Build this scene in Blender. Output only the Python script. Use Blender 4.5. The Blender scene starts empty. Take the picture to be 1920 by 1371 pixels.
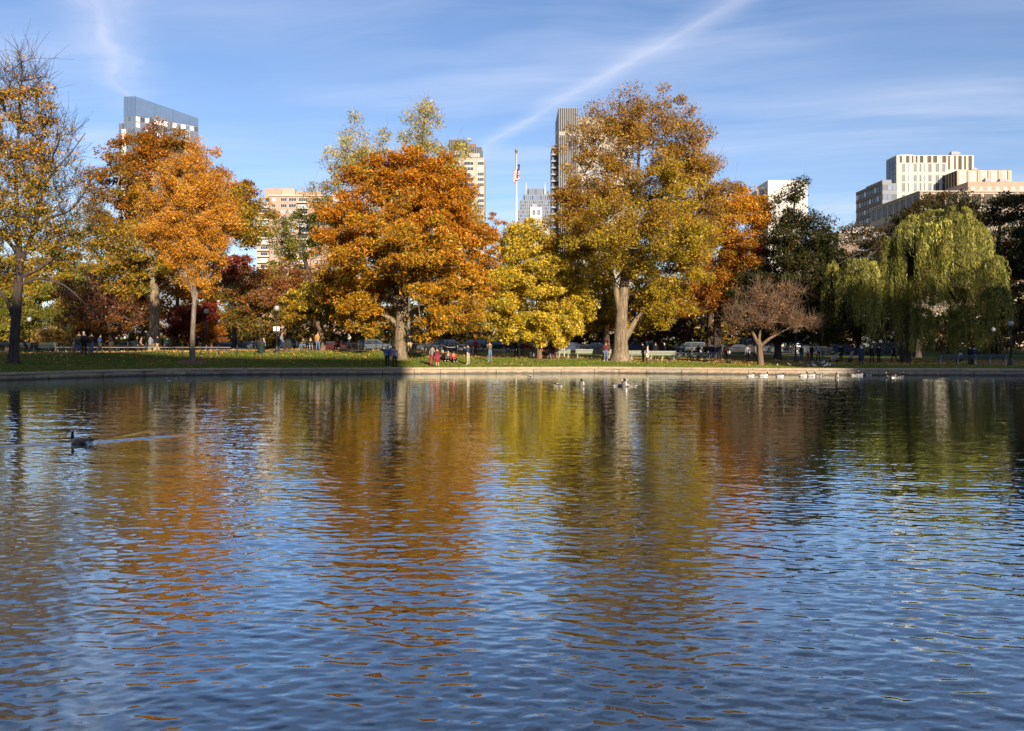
import bpy, bmesh, math, random
import numpy as np
from mathutils import Vector, Matrix

rng = np.random.default_rng(11)
random.seed(5)
sc = bpy.context.scene
C = sc.collection
R = math.radians
F, HX, HY, CAMH = 1600.0, 960.0, 636.0, 2.8      # focal length in photo pixels, principal column, horizon row, camera height

# ------------------------------------------------------------------ camera, sky, sun, exposure
cam_d = bpy.data.cameras.new('camera')
cam = bpy.data.objects.new('camera', cam_d); C.objects.link(cam)
cam.location = (0, 0, CAMH); cam.rotation_euler = (R(90), 0, 0)
cam_d.sensor_width = 36; cam_d.lens = 36 * F / 1920
cam_d.shift_y = -(685.5 - HY) / 1920
cam_d.clip_end = 6000
sc.camera = cam
SUN_AZ, SUN_EL = R(22), R(20)                     # sun behind the viewer, to the right
world = bpy.data.worlds.new('World'); sc.world = world; world.use_nodes = True
SUN_STRENGTH, SKY_STRENGTH = 4.7, 0.081
sun_d = bpy.data.lights.new('sun', 'SUN'); sun_d.energy = SUN_STRENGTH; sun_d.angle = R(0.53); sun_d.color = (1, 0.835, 0.64)
sun = bpy.data.objects.new('sun', sun_d); C.objects.link(sun)
to_sun = Vector((math.sin(SUN_AZ) * math.cos(SUN_EL), -math.cos(SUN_AZ) * math.cos(SUN_EL), math.sin(SUN_EL)))
sun.rotation_euler = to_sun.to_track_quat('Z', 'Y').to_euler()
sun.location = (60, -60, 60)
sc.view_settings.view_transform = 'Standard'; sc.view_settings.look = 'None'
sc.view_settings.exposure = 0.85; sc.view_settings.gamma = 1; sc.view_settings.use_curve_mapping = False
sc.render.engine = 'CYCLES'
sc.cycles.max_bounces = 6; sc.cycles.diffuse_bounces = 2; sc.cycles.glossy_bounces = 3; sc.cycles.transmission_bounces = 3
sc.cycles.transparent_max_bounces = 4
sc.cycles.caustics_reflective = False; sc.cycles.caustics_refractive = False
sc.cycles.use_denoising = True

# ------------------------------------------------------------------ node helpers
class NT:
    def __init__(s, tree): s.t = tree; s.n = tree.nodes; s.l = tree.links
    def node(s, typ, **kw):
        nd = s.n.new(typ)
        for k, v in kw.items():
            if k == 'ins':
                for i, x in v.items(): s.put(nd.inputs[i], x)
            else: setattr(nd, k, v)
        return nd
    def put(s, sock, v):
        if isinstance(v, bpy.types.NodeSocket): s.l.new(v, sock)
        elif isinstance(v, bpy.types.Node): s.l.new(v.outputs[0], sock)
        else:
            if sock.type == 'RGBA' and hasattr(v, '__len__') and len(v) == 3: v = (*v, 1)
            sock.default_value = v
    def math(s, op, a, b=None, clamp=False):
        nd = s.node('ShaderNodeMath', operation=op, use_clamp=clamp); s.put(nd.inputs[0], a)
        if b is not None: s.put(nd.inputs[1], b)
        return nd.outputs[0]
    def vec(s, op, a, b=None):
        nd = s.node('ShaderNodeVectorMath', operation=op); s.put(nd.inputs[0], a)
        if b is not None: s.put(nd.inputs[3 if op == 'SCALE' else 1], b)
        return nd.outputs['Value'] if op in ('DOT_PRODUCT', 'LENGTH') else nd.outputs[0]
    def mix(s, f, a, b, mode='MIX'):
        nd = s.node('ShaderNodeMix', data_type='RGBA', blend_type=mode)
        s.put(nd.inputs['Factor'], f); s.put(nd.inputs['A'], a); s.put(nd.inputs['B'], b)
        return nd.outputs['Result']
    def ramp(s, f, lo, hi, a=0.0, b=1.0):
        nd = s.node('ShaderNodeMapRange', clamp=True)
        for i, v in enumerate((f, lo, hi, a, b)): s.put(nd.inputs[i], v)
        return nd.outputs[0]
    def noise(s, vec, scale=1.0, detail=2.0, rough=0.5, color=False):
        nd = s.node('ShaderNodeTexNoise'); s.put(nd.inputs['Vector'], vec)
        nd.inputs['Scale'].default_value = scale; nd.inputs['Detail'].default_value = detail; nd.inputs['Roughness'].default_value = rough
        return nd.outputs['Color' if color else 'Fac']
    def xyz(s, x, y, z=0.0):
        nd = s.node('ShaderNodeCombineXYZ'); s.put(nd.inputs[0], x); s.put(nd.inputs[1], y); s.put(nd.inputs[2], z)
        return nd.outputs[0]

# ------------------------------------------------------------------ sky: Nishita plus thin cirrus and two contrails on a high flat layer
w = NT(world.node_tree); w.n.clear()
sky = w.node('ShaderNodeTexSky', sky_type='NISHITA', sun_disc=False, sun_elevation=SUN_EL, sun_rotation=math.pi - SUN_AZ,
             altitude=0.0, air_density=1.0, dust_density=0.25, ozone_density=2.2)
tc = w.node('ShaderNodeTexCoord')
sp = w.node('ShaderNodeSeparateXYZ'); w.put(sp.inputs[0], tc.outputs['Generated'])
dz = w.math('MAXIMUM', sp.outputs[2], 0.05)
qx, qy = w.math('DIVIDE', sp.outputs[0], dz), w.math('DIVIDE', sp.outputs[1], dz)
def q_of(px, py):
    v = ((px - HX) / F, 1.0, (HY - py) / F); return v[0] / v[2], v[1] / v[2]
def trail(pa, pb, width, end_soft, wob):
    ax, ay = q_of(*pa); bx, by = q_of(*pb); L = math.hypot(bx - ax, by - ay); ux, uy = (bx - ax) / L, (by - ay) / L
    rx, ry = w.math('SUBTRACT', qx, ax), w.math('SUBTRACT', qy, ay)
    s = w.math('ADD', w.math('MULTIPLY', rx, ux), w.math('MULTIPLY', ry, uy))
    t = w.math('SUBTRACT', w.math('MULTIPLY', rx, -uy), w.math('MULTIPLY', ry, -ux))
    nz = w.noise(w.xyz(qx, qy), 2.2, 3.0, 0.6)
    t = w.math('ADD', t, w.math('MULTIPLY', w.math('SUBTRACT', nz, 0.5), wob))
    core = w.ramp(w.math('ABSOLUTE', t), 0.0, width, 1, 0)
    core = w.math('MULTIPLY', core, core)
    fade = w.ramp(s, -end_soft, end_soft * 0.6, 0, 1)
    brk = w.ramp(w.noise(w.xyz(w.math('MULTIPLY', s, 1.5), w.math('MULTIPLY', t, 9.0)), 1.6, 3.0), 0.25, 0.6, 0.45, 1)
    return w.math('MULTIPLY', w.math('MULTIPLY', core, fade), brk)
tr1 = trail((890, 285), (1380, 0), 0.13, 0.5, 0.10)
tr2 = trail((236, 175), (180, 0), 0.22, 0.6, 0.22)
ux, uy = math.cos(R(-12)), math.sin(R(-12))
cu = w.math('ADD', w.math('MULTIPLY', qx, ux), w.math('MULTIPLY', qy, uy))
cv = w.math('SUBTRACT', w.math('MULTIPLY', qy, ux), w.math('MULTIPLY', qx, uy))
warp = w.noise(w.xyz(qx, qy), 0.7, 2.0)
cv2 = w.math('ADD', cv, w.math('MULTIPLY', warp, 0.7))
streak = w.noise(w.xyz(w.math('MULTIPLY', cu, 0.55), w.math('MULTIPLY', cv2, 1.9)), 1.0, 5.0, 0.55)
patch = w.noise(w.xyz(w.math('ADD', qx, 7.3), qy), 0.45, 2.0)
cir = w.math('ADD', w.math('MULTIPLY', w.ramp(streak, 0.36, 0.72), w.ramp(patch, 0.30, 0.62)), w.math('MULTIPLY', w.ramp(patch, 0.3, 0.7), 0.05))
cloud = w.math('ADD', w.math('MULTIPLY', cir, 0.42), w.math('ADD', w.math('MULTIPLY', tr1, 0.35), w.math('MULTIPLY', tr2, 0.42)), clamp=True)
veil = w.ramp(sp.outputs[2], 0.0, 0.30, 0.05, 0.0)
cloud = w.math('ADD', cloud, veil, clamp=True)
CLOUD_COL = (6.3, 6.6, 7.8)
col = w.mix(cloud, w.mix(1.0, sky.outputs[0], (0.84, 0.885, 1.05), 'MULTIPLY'), CLOUD_COL)
bg = w.node('ShaderNodeBackground'); w.put(bg.inputs[0], col); bg.inputs[1].default_value = SKY_STRENGTH
out = w.node('ShaderNodeOutputWorld'); w.put(out.inputs[0], bg)

# ------------------------------------------------------------------ materials
MATS = {}
def mat(name, col, rough=0.8, spec=0.3, metal=0.0, vary=0.0, vscale=3.0, bump=0.0, bscale=20.0, col2=None):
    if name in MATS: return MATS[name]
    m = bpy.data.materials.new(name); m.use_nodes = True; t = NT(m.node_tree); b = t.n['Principled BSDF']
    b.inputs['Roughness'].default_value = rough; b.inputs['Specular IOR Level'].default_value = spec; b.inputs['Metallic'].default_value = metal
    co = t.node('ShaderNodeTexCoord').outputs['Object']
    if vary > 0:
        f = t.noise(co, vscale, 4, 0.6); c2 = col2 or tuple(max(0, c * (1 - vary)) for c in col)
        t.put(b.inputs['Base Color'], t.mix(t.ramp(f, 0.35, 0.68), col, c2))
    else: t.put(b.inputs['Base Color'], col)
    if bump > 0:
        bp = t.node('ShaderNodeBump'); bp.inputs['Strength'].default_value = bump; bp.inputs['Distance'].default_value = 0.05
        t.put(bp.inputs['Height'], t.noise(co, bscale, 4, 0.6)); t.put(b.inputs['Normal'], bp.outputs[0])
    MATS[name] = m; return m

def bark(name, col, col2):
    if name in MATS: return MATS[name]
    m = bpy.data.materials.new(name); m.use_nodes = True; t = NT(m.node_tree); b = t.n['Principled BSDF']
    b.inputs['Roughness'].default_value = 0.9; b.inputs['Specular IOR Level'].default_value = 0.15
    co = t.node('ShaderNodeTexCoord').outputs['Object']
    mp = t.node('ShaderNodeMapping'); t.put(mp.inputs['Vector'], co); mp.inputs['Scale'].default_value = (9, 9, 1.3)
    r = t.noise(mp.outputs[0], 1.0, 5, 0.65); p = t.noise(co, 0.9, 3)
    t.put(b.inputs['Base Color'], t.mix(t.math('MULTIPLY', t.ramp(r, 0.35, 0.65), t.ramp(p, 0.3, 0.6, 0.5, 1)), col2, col))
    bp = t.node('ShaderNodeBump'); bp.inputs['Strength'].default_value = 0.9; bp.inputs['Distance'].default_value = 0.08
    t.put(bp.inputs['Height'], r); t.put(b.inputs['Normal'], bp.outputs[0])
    MATS[name] = m; return m

def leaf_material(name, trans=0.3):
    if name in MATS: return MATS[name]
    m = bpy.data.materials.new(name); m.use_nodes = True; t = NT(m.node_tree); t.n.clear()
    a = t.node('ShaderNodeAttribute', attribute_name='tint')
    d = t.node('ShaderNodeBsdfDiffuse'); t.put(d.inputs[0], a.outputs['Color'])
    tr = t.node('ShaderNodeBsdfTranslucent'); t.put(tr.inputs[0], a.outputs['Color'])
    mx = t.node('ShaderNodeMixShader'); mx.inputs[0].default_value = trans; t.put(mx.inputs[1], d.outputs[0]); t.put(mx.inputs[2], tr.outputs[0])
    g = t.node('ShaderNodeBsdfGlossy'); g.inputs['Roughness'].default_value = 0.38; t.put(g.inputs[0], (1, 1, 1))
    m2 = t.node('ShaderNodeMixShader'); m2.inputs[0].default_value = 0.014; t.put(m2.inputs[1], mx.outputs[0]); t.put(m2.inputs[2], g.outputs[0])
    o = t.node('ShaderNodeOutputMaterial'); t.put(o.inputs[0], m2.outputs[0])
    MATS[name] = m; return m
LEAF = leaf_material('leaf')

# ------------------------------------------------------------------ object helpers
def tag(o, label=None, cat=None, group=None, kind=None):
    if label: o['label'] = label
    if cat: o['category'] = cat
    if group: o['group'] = group
    if kind: o['kind'] = kind
    return o
def link(name, me, parent=None):
    o = bpy.data.objects.new(name, me); C.objects.link(o)
    if parent is not None: o.parent = parent
    return o
def empty(name, loc=(0, 0, 0), rz=0.0):
    o = bpy.data.objects.new(name, None); C.objects.link(o); o.location = loc; o.rotation_euler = (0, 0, rz); o.empty_display_size = 0.3
    return o
def np_mesh(name, V, quads=None, tris=None, mats=(), midx=None, smooth=False):
    me = bpy.data.meshes.new(name)
    V = np.asarray(V, np.float32).reshape(-1, 3)
    q = np.asarray(quads if quads is not None else np.zeros((0, 4)), np.int32).reshape(-1, 4)
    t = np.asarray(tris if tris is not None else np.zeros((0, 3)), np.int32).reshape(-1, 3)
    me.vertices.add(len(V)); me.vertices.foreach_set('co', V.ravel())
    loops = np.concatenate([q.ravel(), t.ravel()]); nq, nt = len(q), len(t)
    me.loops.add(len(loops)); me.loops.foreach_set('vertex_index', loops)
    st = np.concatenate([np.arange(nq) * 4, nq * 4 + np.arange(nt) * 3]).astype(np.int32)
    me.polygons.add(nq + nt); me.polygons.foreach_set('loop_start', st)
    for m in mats: me.materials.append(m)
    if midx is not None: me.polygons.foreach_set('material_index', np.asarray(midx, np.int32))
    if smooth: me.polygons.foreach_set('use_smooth', np.ones(nq + nt, bool))
    me.update(); me.validate()
    return me
class MB:
    """collects boxes, prisms and tubes with material indices into one mesh"""
    def __init__(s): s.v = []; s.f = []; s.m = []
    def add(s, vs, fs, m=0):
        k = len(s.v); s.v += [tuple(v) for v in vs]; s.f += [tuple(i + k for i in f) for f in fs]; s.m += [m] * len(fs)
    def box(s, x0, x1, y0, y1, z0, z1, m=0):
        s.add([(x0, y0, z0), (x1, y0, z0), (x1, y1, z0), (x0, y1, z0), (x0, y0, z1), (x1, y0, z1), (x1, y1, z1), (x0, y1, z1)],
              [(3, 2, 1, 0), (4, 5, 6, 7), (0, 1, 5, 4), (1, 2, 6, 5), (2, 3, 7, 6), (3, 0, 4, 7)], m)
    def prism(s, pts, z0, z1, m=0):
        n = len(pts); z1s = z1 if hasattr(z1, '__len__') else [z1] * n
        s.add([(p[0], p[1], z0) for p in pts] + [(p[0], p[1], z) for p, z in zip(pts, z1s)],
              [tuple(range(n - 1, -1, -1)), tuple(range(n, 2 * n))] + [(i, (i + 1) % n, n + (i + 1) % n, n + i) for i in range(n)], m)
    def tube(s, pts, rads, n=8, m=0, cap=True):
        pts = [Vector(p) for p in pts]; k = len(pts); rings = []
        for i, p in enumerate(pts):
            d = (pts[min(i + 1, k - 1)] - pts[max(i - 1, 0)]).normalized()
            a = d.cross(Vector((0, 0, 1))) if abs(d.z) < 0.95 else d.cross(Vector((1, 0, 0)))
            a.normalize(); b = d.cross(a); r = rads[i] if hasattr(rads, '__len__') else rads
            rings += [p + (a * math.cos(2 * math.pi * j / n) + b * math.sin(2 * math.pi * j / n)) * r for j in range(n)]
        fs = [(i * n + j, i * n + (j + 1) % n, (i + 1) * n + (j + 1) % n, (i + 1) * n + j) for i in range(k - 1) for j in range(n)]
        if cap: fs += [tuple(range(n)), tuple(range((k - 1) * n + n - 1, (k - 1) * n - 1, -1))]
        s.add(rings, fs, m)
    def lathe(s, prof, n=12, m=0, c=(0, 0)):
        k = len(prof)
        vs = [(c[0] + r * math.cos(2 * math.pi * j / n), c[1] + r * math.sin(2 * math.pi * j / n), z) for r, z in prof for j in range(n)]
        fs = [(i * n + j, i * n + (j + 1) % n, (i + 1) * n + (j + 1) % n, (i + 1) * n + j) for i in range(k - 1) for j in range(n)]
        fs += [tuple(range(n - 1, -1, -1)), tuple(range((k - 1) * n, k * n))]
        s.add(vs, fs, m)
    def mesh(s, name, mats, smooth=False):
        me = bpy.data.meshes.new(name); me.from_pydata(s.v, [], s.f)
        for m in mats: me.materials.append(m)
        me.polygons.foreach_set('material_index', np.array(s.m, np.int32))
        if smooth: me.polygons.foreach_set('use_smooth', np.ones(len(s.f), bool))
        me.update(); return me
    def build(s, name, mats, parent=None, smooth=False):
        return link(name, s.mesh(name, mats if isinstance(mats, (list, tuple)) else [mats], smooth), parent)

# ------------------------------------------------------------------ the lie of the land
_sx = np.array([-90, -80, -72, -60, -47, -34.4, -29, -21.7, -11.8, -1.7, 7.9, 16.8, 25.5, 38.4, 50, 64, 74, 82, 90.])
_sy = np.array([3, 3.5, 12, 34, 49.5, 57.4, 64.4, 66.9, 67.4, 68.9, 70, 67.4, 65.9, 65.4, 61, 42, 14, 4, 3.])
_fx = np.linspace(-90, 90, 721); _fy = np.interp(_fx, _sx, _sy)
_k = np.hanning(33); _k /= _k.sum(); _fy = np.convolve(np.pad(_fy, 16, mode='edge'), _k, 'valid')
def shore(X): return np.interp(X, _fx, _fy)
def sstep(a, b, x):
    t = np.clip((np.asarray(x, float) - a) / (b - a), 0, 1); return t * t * (3 - 2 * t)
def ground(X, Y):
    X = np.asarray(X, float); Y = np.asarray(Y, float)
    d = Y - shore(X)
    zc = np.interp(X, [-60, -40, -20, -11, -4, 1, 10, 17, 24, 40], [1.6, 1.65, 1.75, 1.75, 1.15, 1.0, 0.9, 0.66, 0.5, 0.5])
    zf = np.interp(X, [0, 15, 30], [1.05, 0.8, 0.6])
    t = np.clip(d / 11.0, 0, 1); prof = 0.55 * t + 0.45 * t * t * (3 - 2 * t)
    z = 0.5 + (zc - 0.5) * prof
    z = z + (zf - zc) * sstep(16, 42, d)
    z = z + 0.03 * np.sin(X * 0.9 + Y * 0.4) * np.clip(d / 3, 0, 1)
    return z
def GX(px, D): return (px - HX) / F * D
def GZ(py, D): return CAMH + (HY - py) / F * D
def solve(px, py):
    """distance at which the pixel's ray meets the ground"""
    D = np.arange(56.0, 135.0, 0.05); X = (px - HX) / F * D
    z = CAMH + (HY - py) / F * D; below = (z <= ground(X, D)) & (D > shore(X) + 0.35)
    if not below.any(): return 78.0
    return float(D[np.argmax(below)])
def spot(px, py):
    D = solve(px, py); X = GX(px, D); return Vector((X, D, float(ground(X, D))))
def at(px, D):
    X = GX(px, D); return Vector((X, D, float(ground(X, D))))

# ground: one sheet, pond bed and both banks, out to the horizon
xs = np.unique(np.concatenate([np.linspace(-62, 62, 125), -62 - np.geomspace(1, 1940, 24), 62 + np.geomspace(1, 1940, 24)]))
drows = np.concatenate([np.arange(0, 24.1, 0.5), np.arange(26, 70, 2), np.geomspace(72, 2400, 18)])
near_rows = [-1500, -300, -60, -12, -2, 1.2, 2.0]
rows = []
for yv in near_rows: rows.append(np.stack([xs, np.full_like(xs, yv), np.full_like(xs, 1.15 if yv < 1.5 else 0.5)], 1))
sh = shore(xs)
rows.append(np.stack([xs, np.full_like(xs, 2.05), np.full_like(xs, -1.2)], 1))
rows.append(np.stack([xs, np.maximum(sh + 0.24, 2.1), np.full_like(xs, -1.2)], 1))
for d in drows:
    Y = np.maximum(sh, 2.15) + d + (0.30 if d == 0 else 0)
    z = ground(xs, Y) - (0.02 if d == 0 else 0)
    rows.append(np.stack([xs, Y, z], 1))
G = np.stack(rows); nr, nc = G.shape[:2]
idx = np.arange(nr * nc).reshape(nr, nc)
gq = np.stack([idx[:-1, :-1], idx[:-1, 1:], idx[1:, 1:], idx[1:, :-1]], -1).reshape(-1, 4)

gm = bpy.data.materials.new('lawn'); gm.use_nodes = True; t = NT(gm.node_tree); b = t.n['Principled BSDF']
b.inputs['Roughness'].default_value = 0.95; b.inputs['Specular IOR Level'].default_value = 0.1
geo = t.node('ShaderNodeNewGeometry').outputs['Position']
n1 = t.noise(geo, 0.35, 4, 0.6); n2 = t.noise(geo, 6.0, 3, 0.6); n3 = t.noise(geo, 38.0, 2, 0.6)
g1 = t.mix(t.ramp(n1, 0.35, 0.65), (0.070, 0.115, 0.018), (0.125, 0.135, 0.024))
g1 = t.mix(t.ramp(n2, 0.42, 0.7, 0, 0.7), g1, (0.19, 0.165, 0.04))
g1 = t.mix(t.ramp(n3, 0.35, 0.7, 0, 0.75), g1, (0.035, 0.06, 0.012))
at_ = t.node('ShaderNodeAttribute', attribute_name='litter')
lit = t.math('ADD', at_.outputs['Fac'], t.math('MULTIPLY', t.math('SUBTRACT', n2, 0.5), 0.9))
lf = t.mix(t.ramp(t.noise(geo, 14.0, 2), 0.35, 0.65), (0.20, 0.095, 0.03), (0.33, 0.20, 0.06))
lf = t.mix(t.ramp(t.noise(geo, 3.0, 3), 0.45, 0.7), lf, (0.11, 0.10, 0.03))
t.put(b.inputs['Base Color'], t.mix(t.ramp(lit, 0.4, 0.62), g1, lf))
bp = t.node('ShaderNodeBump'); bp.inputs['Strength'].default_value = 1.0; bp.inputs['Distance'].default_value = 0.06
t.put(bp.inputs['Height'], n3); t.put(b.inputs['Normal'], bp.outputs[0])
gme = np_mesh('ground', G.reshape(-1, 3), gq, mats=[gm], smooth=True)
dd = G[..., 1] - shore(G[..., 0])
lit_v = 0.85 * sstep(10.5, 12.5, dd) * (1 - 0.55 * sstep(-4, 3, G[..., 0]) * (1 - sstep(16, 24, G[..., 0]))) * (1 - 0.75 * sstep(24, 40, dd))
gme.attributes.new('litter', 'FLOAT', 'POINT').data.foreach_set('value', lit_v.ravel().astype(np.float32))
tag(link('ground', gme), kind='structure')

# path along the bank, on the same rows as the ground
def strip(name, x0, x1, da, db, m, lift=0.012):
    xx = xs[(xs >= x0) & (xs <= x1)]; ds = [d for d in drows if da <= d <= db]
    P = np.stack([np.stack([xx, np.maximum(shore(xx), 2.15) + d, ground(xx, np.maximum(shore(xx), 2.15) + d) + lift], 1) for d in ds])
    a, bb = P.shape[:2]; ii = np.arange(a * bb).reshape(a, bb)
    q = np.stack([ii[:-1, :-1], ii[:-1, 1:], ii[1:, 1:], ii[1:, :-1]], -1).reshape(-1, 4)
    return tag(link(name, np_mesh(name, P.reshape(-1, 3), q, mats=[m], smooth=True)), kind='structure')
strip('path', -62, 62, 10.5, 13.0, mat('path_asphalt', (0.16, 0.135, 0.12), 0.95, 0.1, vary=0.3, vscale=2.5, bump=0.3, bscale=60, col2=(0.24, 0.17, 0.10)), 0.012)
strip('street', -62, 62, 52, 68, mat('street_asphalt', (0.05, 0.05, 0.055), 0.9, 0.2, vary=0.25, vscale=1.5), 0.012)

# pond wall: two courses of stones along the far bank, each stone its own piece
wall = tag(empty('pond_wall', (0, 69, 0)), 'low granite wall of long stones edging the far bank of the pond', 'wall')
def granite(name, c1, c2, sc_):
    m = mat(name, c1, 0.85, 0.2, vary=0.3, vscale=sc_, bump=0.4, bscale=26, col2=c2); t = NT(m.node_tree); b = t.n['Principled BSDF']
    old = b.inputs['Base Color'].links[0].from_socket; geo = t.node('ShaderNodeNewGeometry').outputs['Position']; s3 = t.node('ShaderNodeSeparateXYZ'); t.put(s3.inputs[0], geo)
    n1 = t.noise(geo, 2.6, 4, 0.65); st = t.ramp(t.math('SUBTRACT', s3.outputs[2], t.math('MULTIPLY', n1, 0.30)), -0.08, 0.06, 0.85, 0.0)     # algae and wet stain creeping up from the water
    sp2 = t.ramp(t.noise(geo, 7.0, 3, 0.7), 0.58, 0.72, 0, 0.5)
    t.put(b.inputs['Base Color'], t.mix(sp2, t.mix(st, old, (0.075, 0.065, 0.04)), (0.16, 0.13, 0.10)))
    return m
stone_m = [granite('granite_a', (0.47, 0.355, 0.245), (0.35, 0.285, 0.21), 2.2), granite('granite_b', (0.52, 0.39, 0.265), (0.38, 0.30, 0.21), 1.7), granite('granite_c', (0.42, 0.345, 0.265), (0.31, 0.265, 0.215), 3.0)]
wet = mat('wet_granite', (0.08, 0.065, 0.05), 0.5, 0.4, vary=0.4, vscale=6)
def stone_run(name, z0, z1, dy, lmin, lmax, gap, jit):
    x = -60.0
    while x < 62:
        L = random.uniform(lmin, lmax); x1 = x + L
        a = Vector((x, float(shore(x)) + dy, 0)); c = Vector((x1, float(shore(x1)) + dy, 0))
        u = (c - a); ln = u.length; ang = math.atan2(u.y, u.x)
        m = MB(); g = gap / 2; o = random.uniform(-jit, jit); zt = z1 + random.uniform(-jit, jit) * 0.6; e = 0.025
        pr = [(-0.0 + o, z0), (0.0 + o, zt - e), (e + o, zt), (0.45, zt), (0.45, z0)]          # rounded front arris
        xa, xb = g, ln - g
        vs = [(xx, yy, zz) for xx in (xa, xb) for yy, zz in pr]; n = len(pr)
        fs = [tuple(range(n)), tuple(range(2 * n - 1, n - 1, -1))] + [(i, n + i, n + (i + 1) % n, (i + 1) % n) for i in range(n)]
        m.add(vs, [f[::-1] for f in fs], 0)
        if z0 < 0.05: m.box(xa, xb, 0.012, 0.4, -0.5, 0.001, 1); m.box(xa, xb, -0.004 + o, 0.0 + o + 0.02, -0.4, 0.055, 1)
        ob = m.build('stone', [random.choice(stone_m), wet], wall)
        ob.location = Vector((a.x, a.y, 0)) - wall.location; ob.rotation_euler = (0, 0, ang)
        x = x1
stone_run('stone', 0.0, 0.36, 0.0, 1.9, 3.1, 0.035, 0.012)
stone_run('stone', 0.372, 0.535, -0.045, 1.9, 3.1, 0.03, 0.008)

# ------------------------------------------------------------------ water: real wave relief, a sum of short-crested wavelets, finest close to the viewer
GOOSE = (GX(150, 22.8), 22.8)
def wave_height(X, Y):
    r_ = np.random.default_rng(31); H = np.zeros_like(X)
    gust = 0.80 + 0.30 * np.sin(X * 0.11 + 0.6 * np.sin(Y * 0.13) + 1.0) * np.sin(Y * 0.17 + X * 0.05) + 0.10 * np.sin(X * 0.31 - Y * 0.23)
    for lo, hi, n, slope, spread in ((1.2, 3.0, 10, 0.009, 20), (0.36, 0.9, 22, 0.016, 28), (0.13, 0.32, 56, 0.051, 34), (0.08, 0.14, 30, 0.036, 40)):
        lam = np.exp(r_.uniform(math.log(lo), math.log(hi), n)); th = R(90) + np.radians(r_.normal(-7, spread, n)); ph = r_.uniform(0, 6.283, n)
        s1 = slope * math.sqrt(2.0 / n); fade = 1.0 if lo > 0.1 else np.clip(1.5 - Y / 16.0, 0.1, 1)
        for l_, t_, p_ in zip(lam, th, ph):
            k = 2 * math.pi / l_; H += gust * fade * (s1 / k) * np.sin(k * (X * math.cos(t_) + Y * math.sin(t_)) + p_)
    for (bx, by), wid, amp in (((GX(430, 25.8), 25.8), 0.15, 0.05), ((GX(330, 27.6), 27.6), 0.12, 0.03), ((GX(-120, 21.7), 21.7), 0.13, 0.045)):   # wake of the goose
        L = math.hypot(bx - GOOSE[0], by - GOOSE[1]); ux, uy = (bx - GOOSE[0]) / L, (by - GOOSE[1]) / L
        al = (X - GOOSE[0]) * ux + (Y - GOOSE[1]) * uy; ac = -(X - GOOSE[0]) * uy + (Y - GOOSE[1]) * ux
        H += amp * np.exp(-(ac / wid) ** 2) * sstep(0, 0.4, al) * (1 - sstep(L * 0.5, L, al))
    return H
yr = [2.06, 3.0, 4.0, 5.0]; 
while yr[-1] < 71.5: yr.append(yr[-1] + 0.0168 * (max(yr[-1], 5.5) / 6.0) ** 0.72)
yr = np.array(yr); uu = np.linspace(-1, 1, 341); WYg, U = np.meshgrid(yr, uu, indexing='ij')
WXg = U * (WYg * 0.66 + 3.0)
edge = np.sign(U[:, [0, -1]]) * 88
WXg = np.concatenate([edge[:, :1], WXg, edge[:, 1:]], 1); WYg = np.concatenate([WYg[:, :1], WYg, WYg[:, :1]], 1)
WH = wave_height(WXg, WYg); WH[:, [0, -1]] = 0
na, nb = WXg.shape; wi = np.arange(na * nb).reshape(na, nb)
wq = np.stack([wi[:-1, :-1], wi[:-1, 1:], wi[1:, 1:], wi[1:, :-1]], -1).reshape(-1, 4)
wm = bpy.data.materials.new('pond_water'); wm.use_nodes = True; t = NT(wm.node_tree); t.n.remove(t.n['Principled BSDF'])
geo = t.node('ShaderNodeNewGeometry'); pos = geo.outputs['Position']
fine = t.noise(t.vec('MULTIPLY', pos, (9.0, 17.0, 1.0)), 1.0, 2.0, 0.5, color=True)
nrm = t.vec('NORMALIZE', t.vec('ADD', geo.outputs['Normal'], t.vec('MULTIPLY', t.vec('SUBTRACT', fine, (0.5, 0.5, 0.5)), (0.05, 0.11, 0.0))))
lw = t.node('ShaderNodeLayerWeight'); t.put(lw.inputs['Normal'], nrm)
fac = t.math('MINIMUM', t.math('ADD', 0.02, t.math('MULTIPLY', t.math('POWER', lw.outputs['Facing'], 3.5), 1.65)), 0.97)   # Fresnel-like: stronger towards grazing
df = t.node('ShaderNodeBsdfDiffuse'); t.put(df.inputs[0], (0.005, 0.013, 0.026))
gs = t.node('ShaderNodeBsdfGlossy'); t.put(gs.inputs[0], (0.85, 0.96, 1.0)); gs.inputs['Roughness'].default_value = 0.03; t.put(gs.inputs['Normal'], nrm)
ms = t.node('ShaderNodeMixShader'); t.put(ms.inputs[0], fac); t.put(ms.inputs[1], df.outputs[0]); t.put(ms.inputs[2], gs.outputs[0])
t.put(t.n['Material Output'].inputs[0], ms.outputs[0])
tag(link('water', np_mesh('water', np.stack([WXg, WYg, WH], -1).reshape(-1, 3), wq, mats=[wm], smooth=True)), kind='structure')

# ------------------------------------------------------------------ unseen tall blocks added behind the viewer to shade both ends of the bank
def rear_block(label, x0, x1, y0, y1, zt, m):
    o = MB(); o.box(x0, x1, y0, y1, 0.9, zt); o.box(x0 - 0.6, x1 + 0.6, y0 - 0.6, y1 + 0.6, zt, zt + 1.2)
    ob = tag(o.build('shade_block', m), label, 'building', 'added shade blocks behind the viewer')
    return ob
brick = mat('rear_brick', (0.30, 0.17, 0.12), 0.9, 0.2, vary=0.2, vscale=0.3)
rear_block('unseen brick block added behind the viewer to shade the left lawn', -120, 43.5, -85, -60, 52, brick)
rear_block('taller unseen brick block added behind the viewer to shade the willow', 88, 220, -88, -60, 62, brick)
rear_block('highest unseen brick block added behind the viewer to shade the dark trees at the right', 137, 260, -108, -92, 97, brick)

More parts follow.
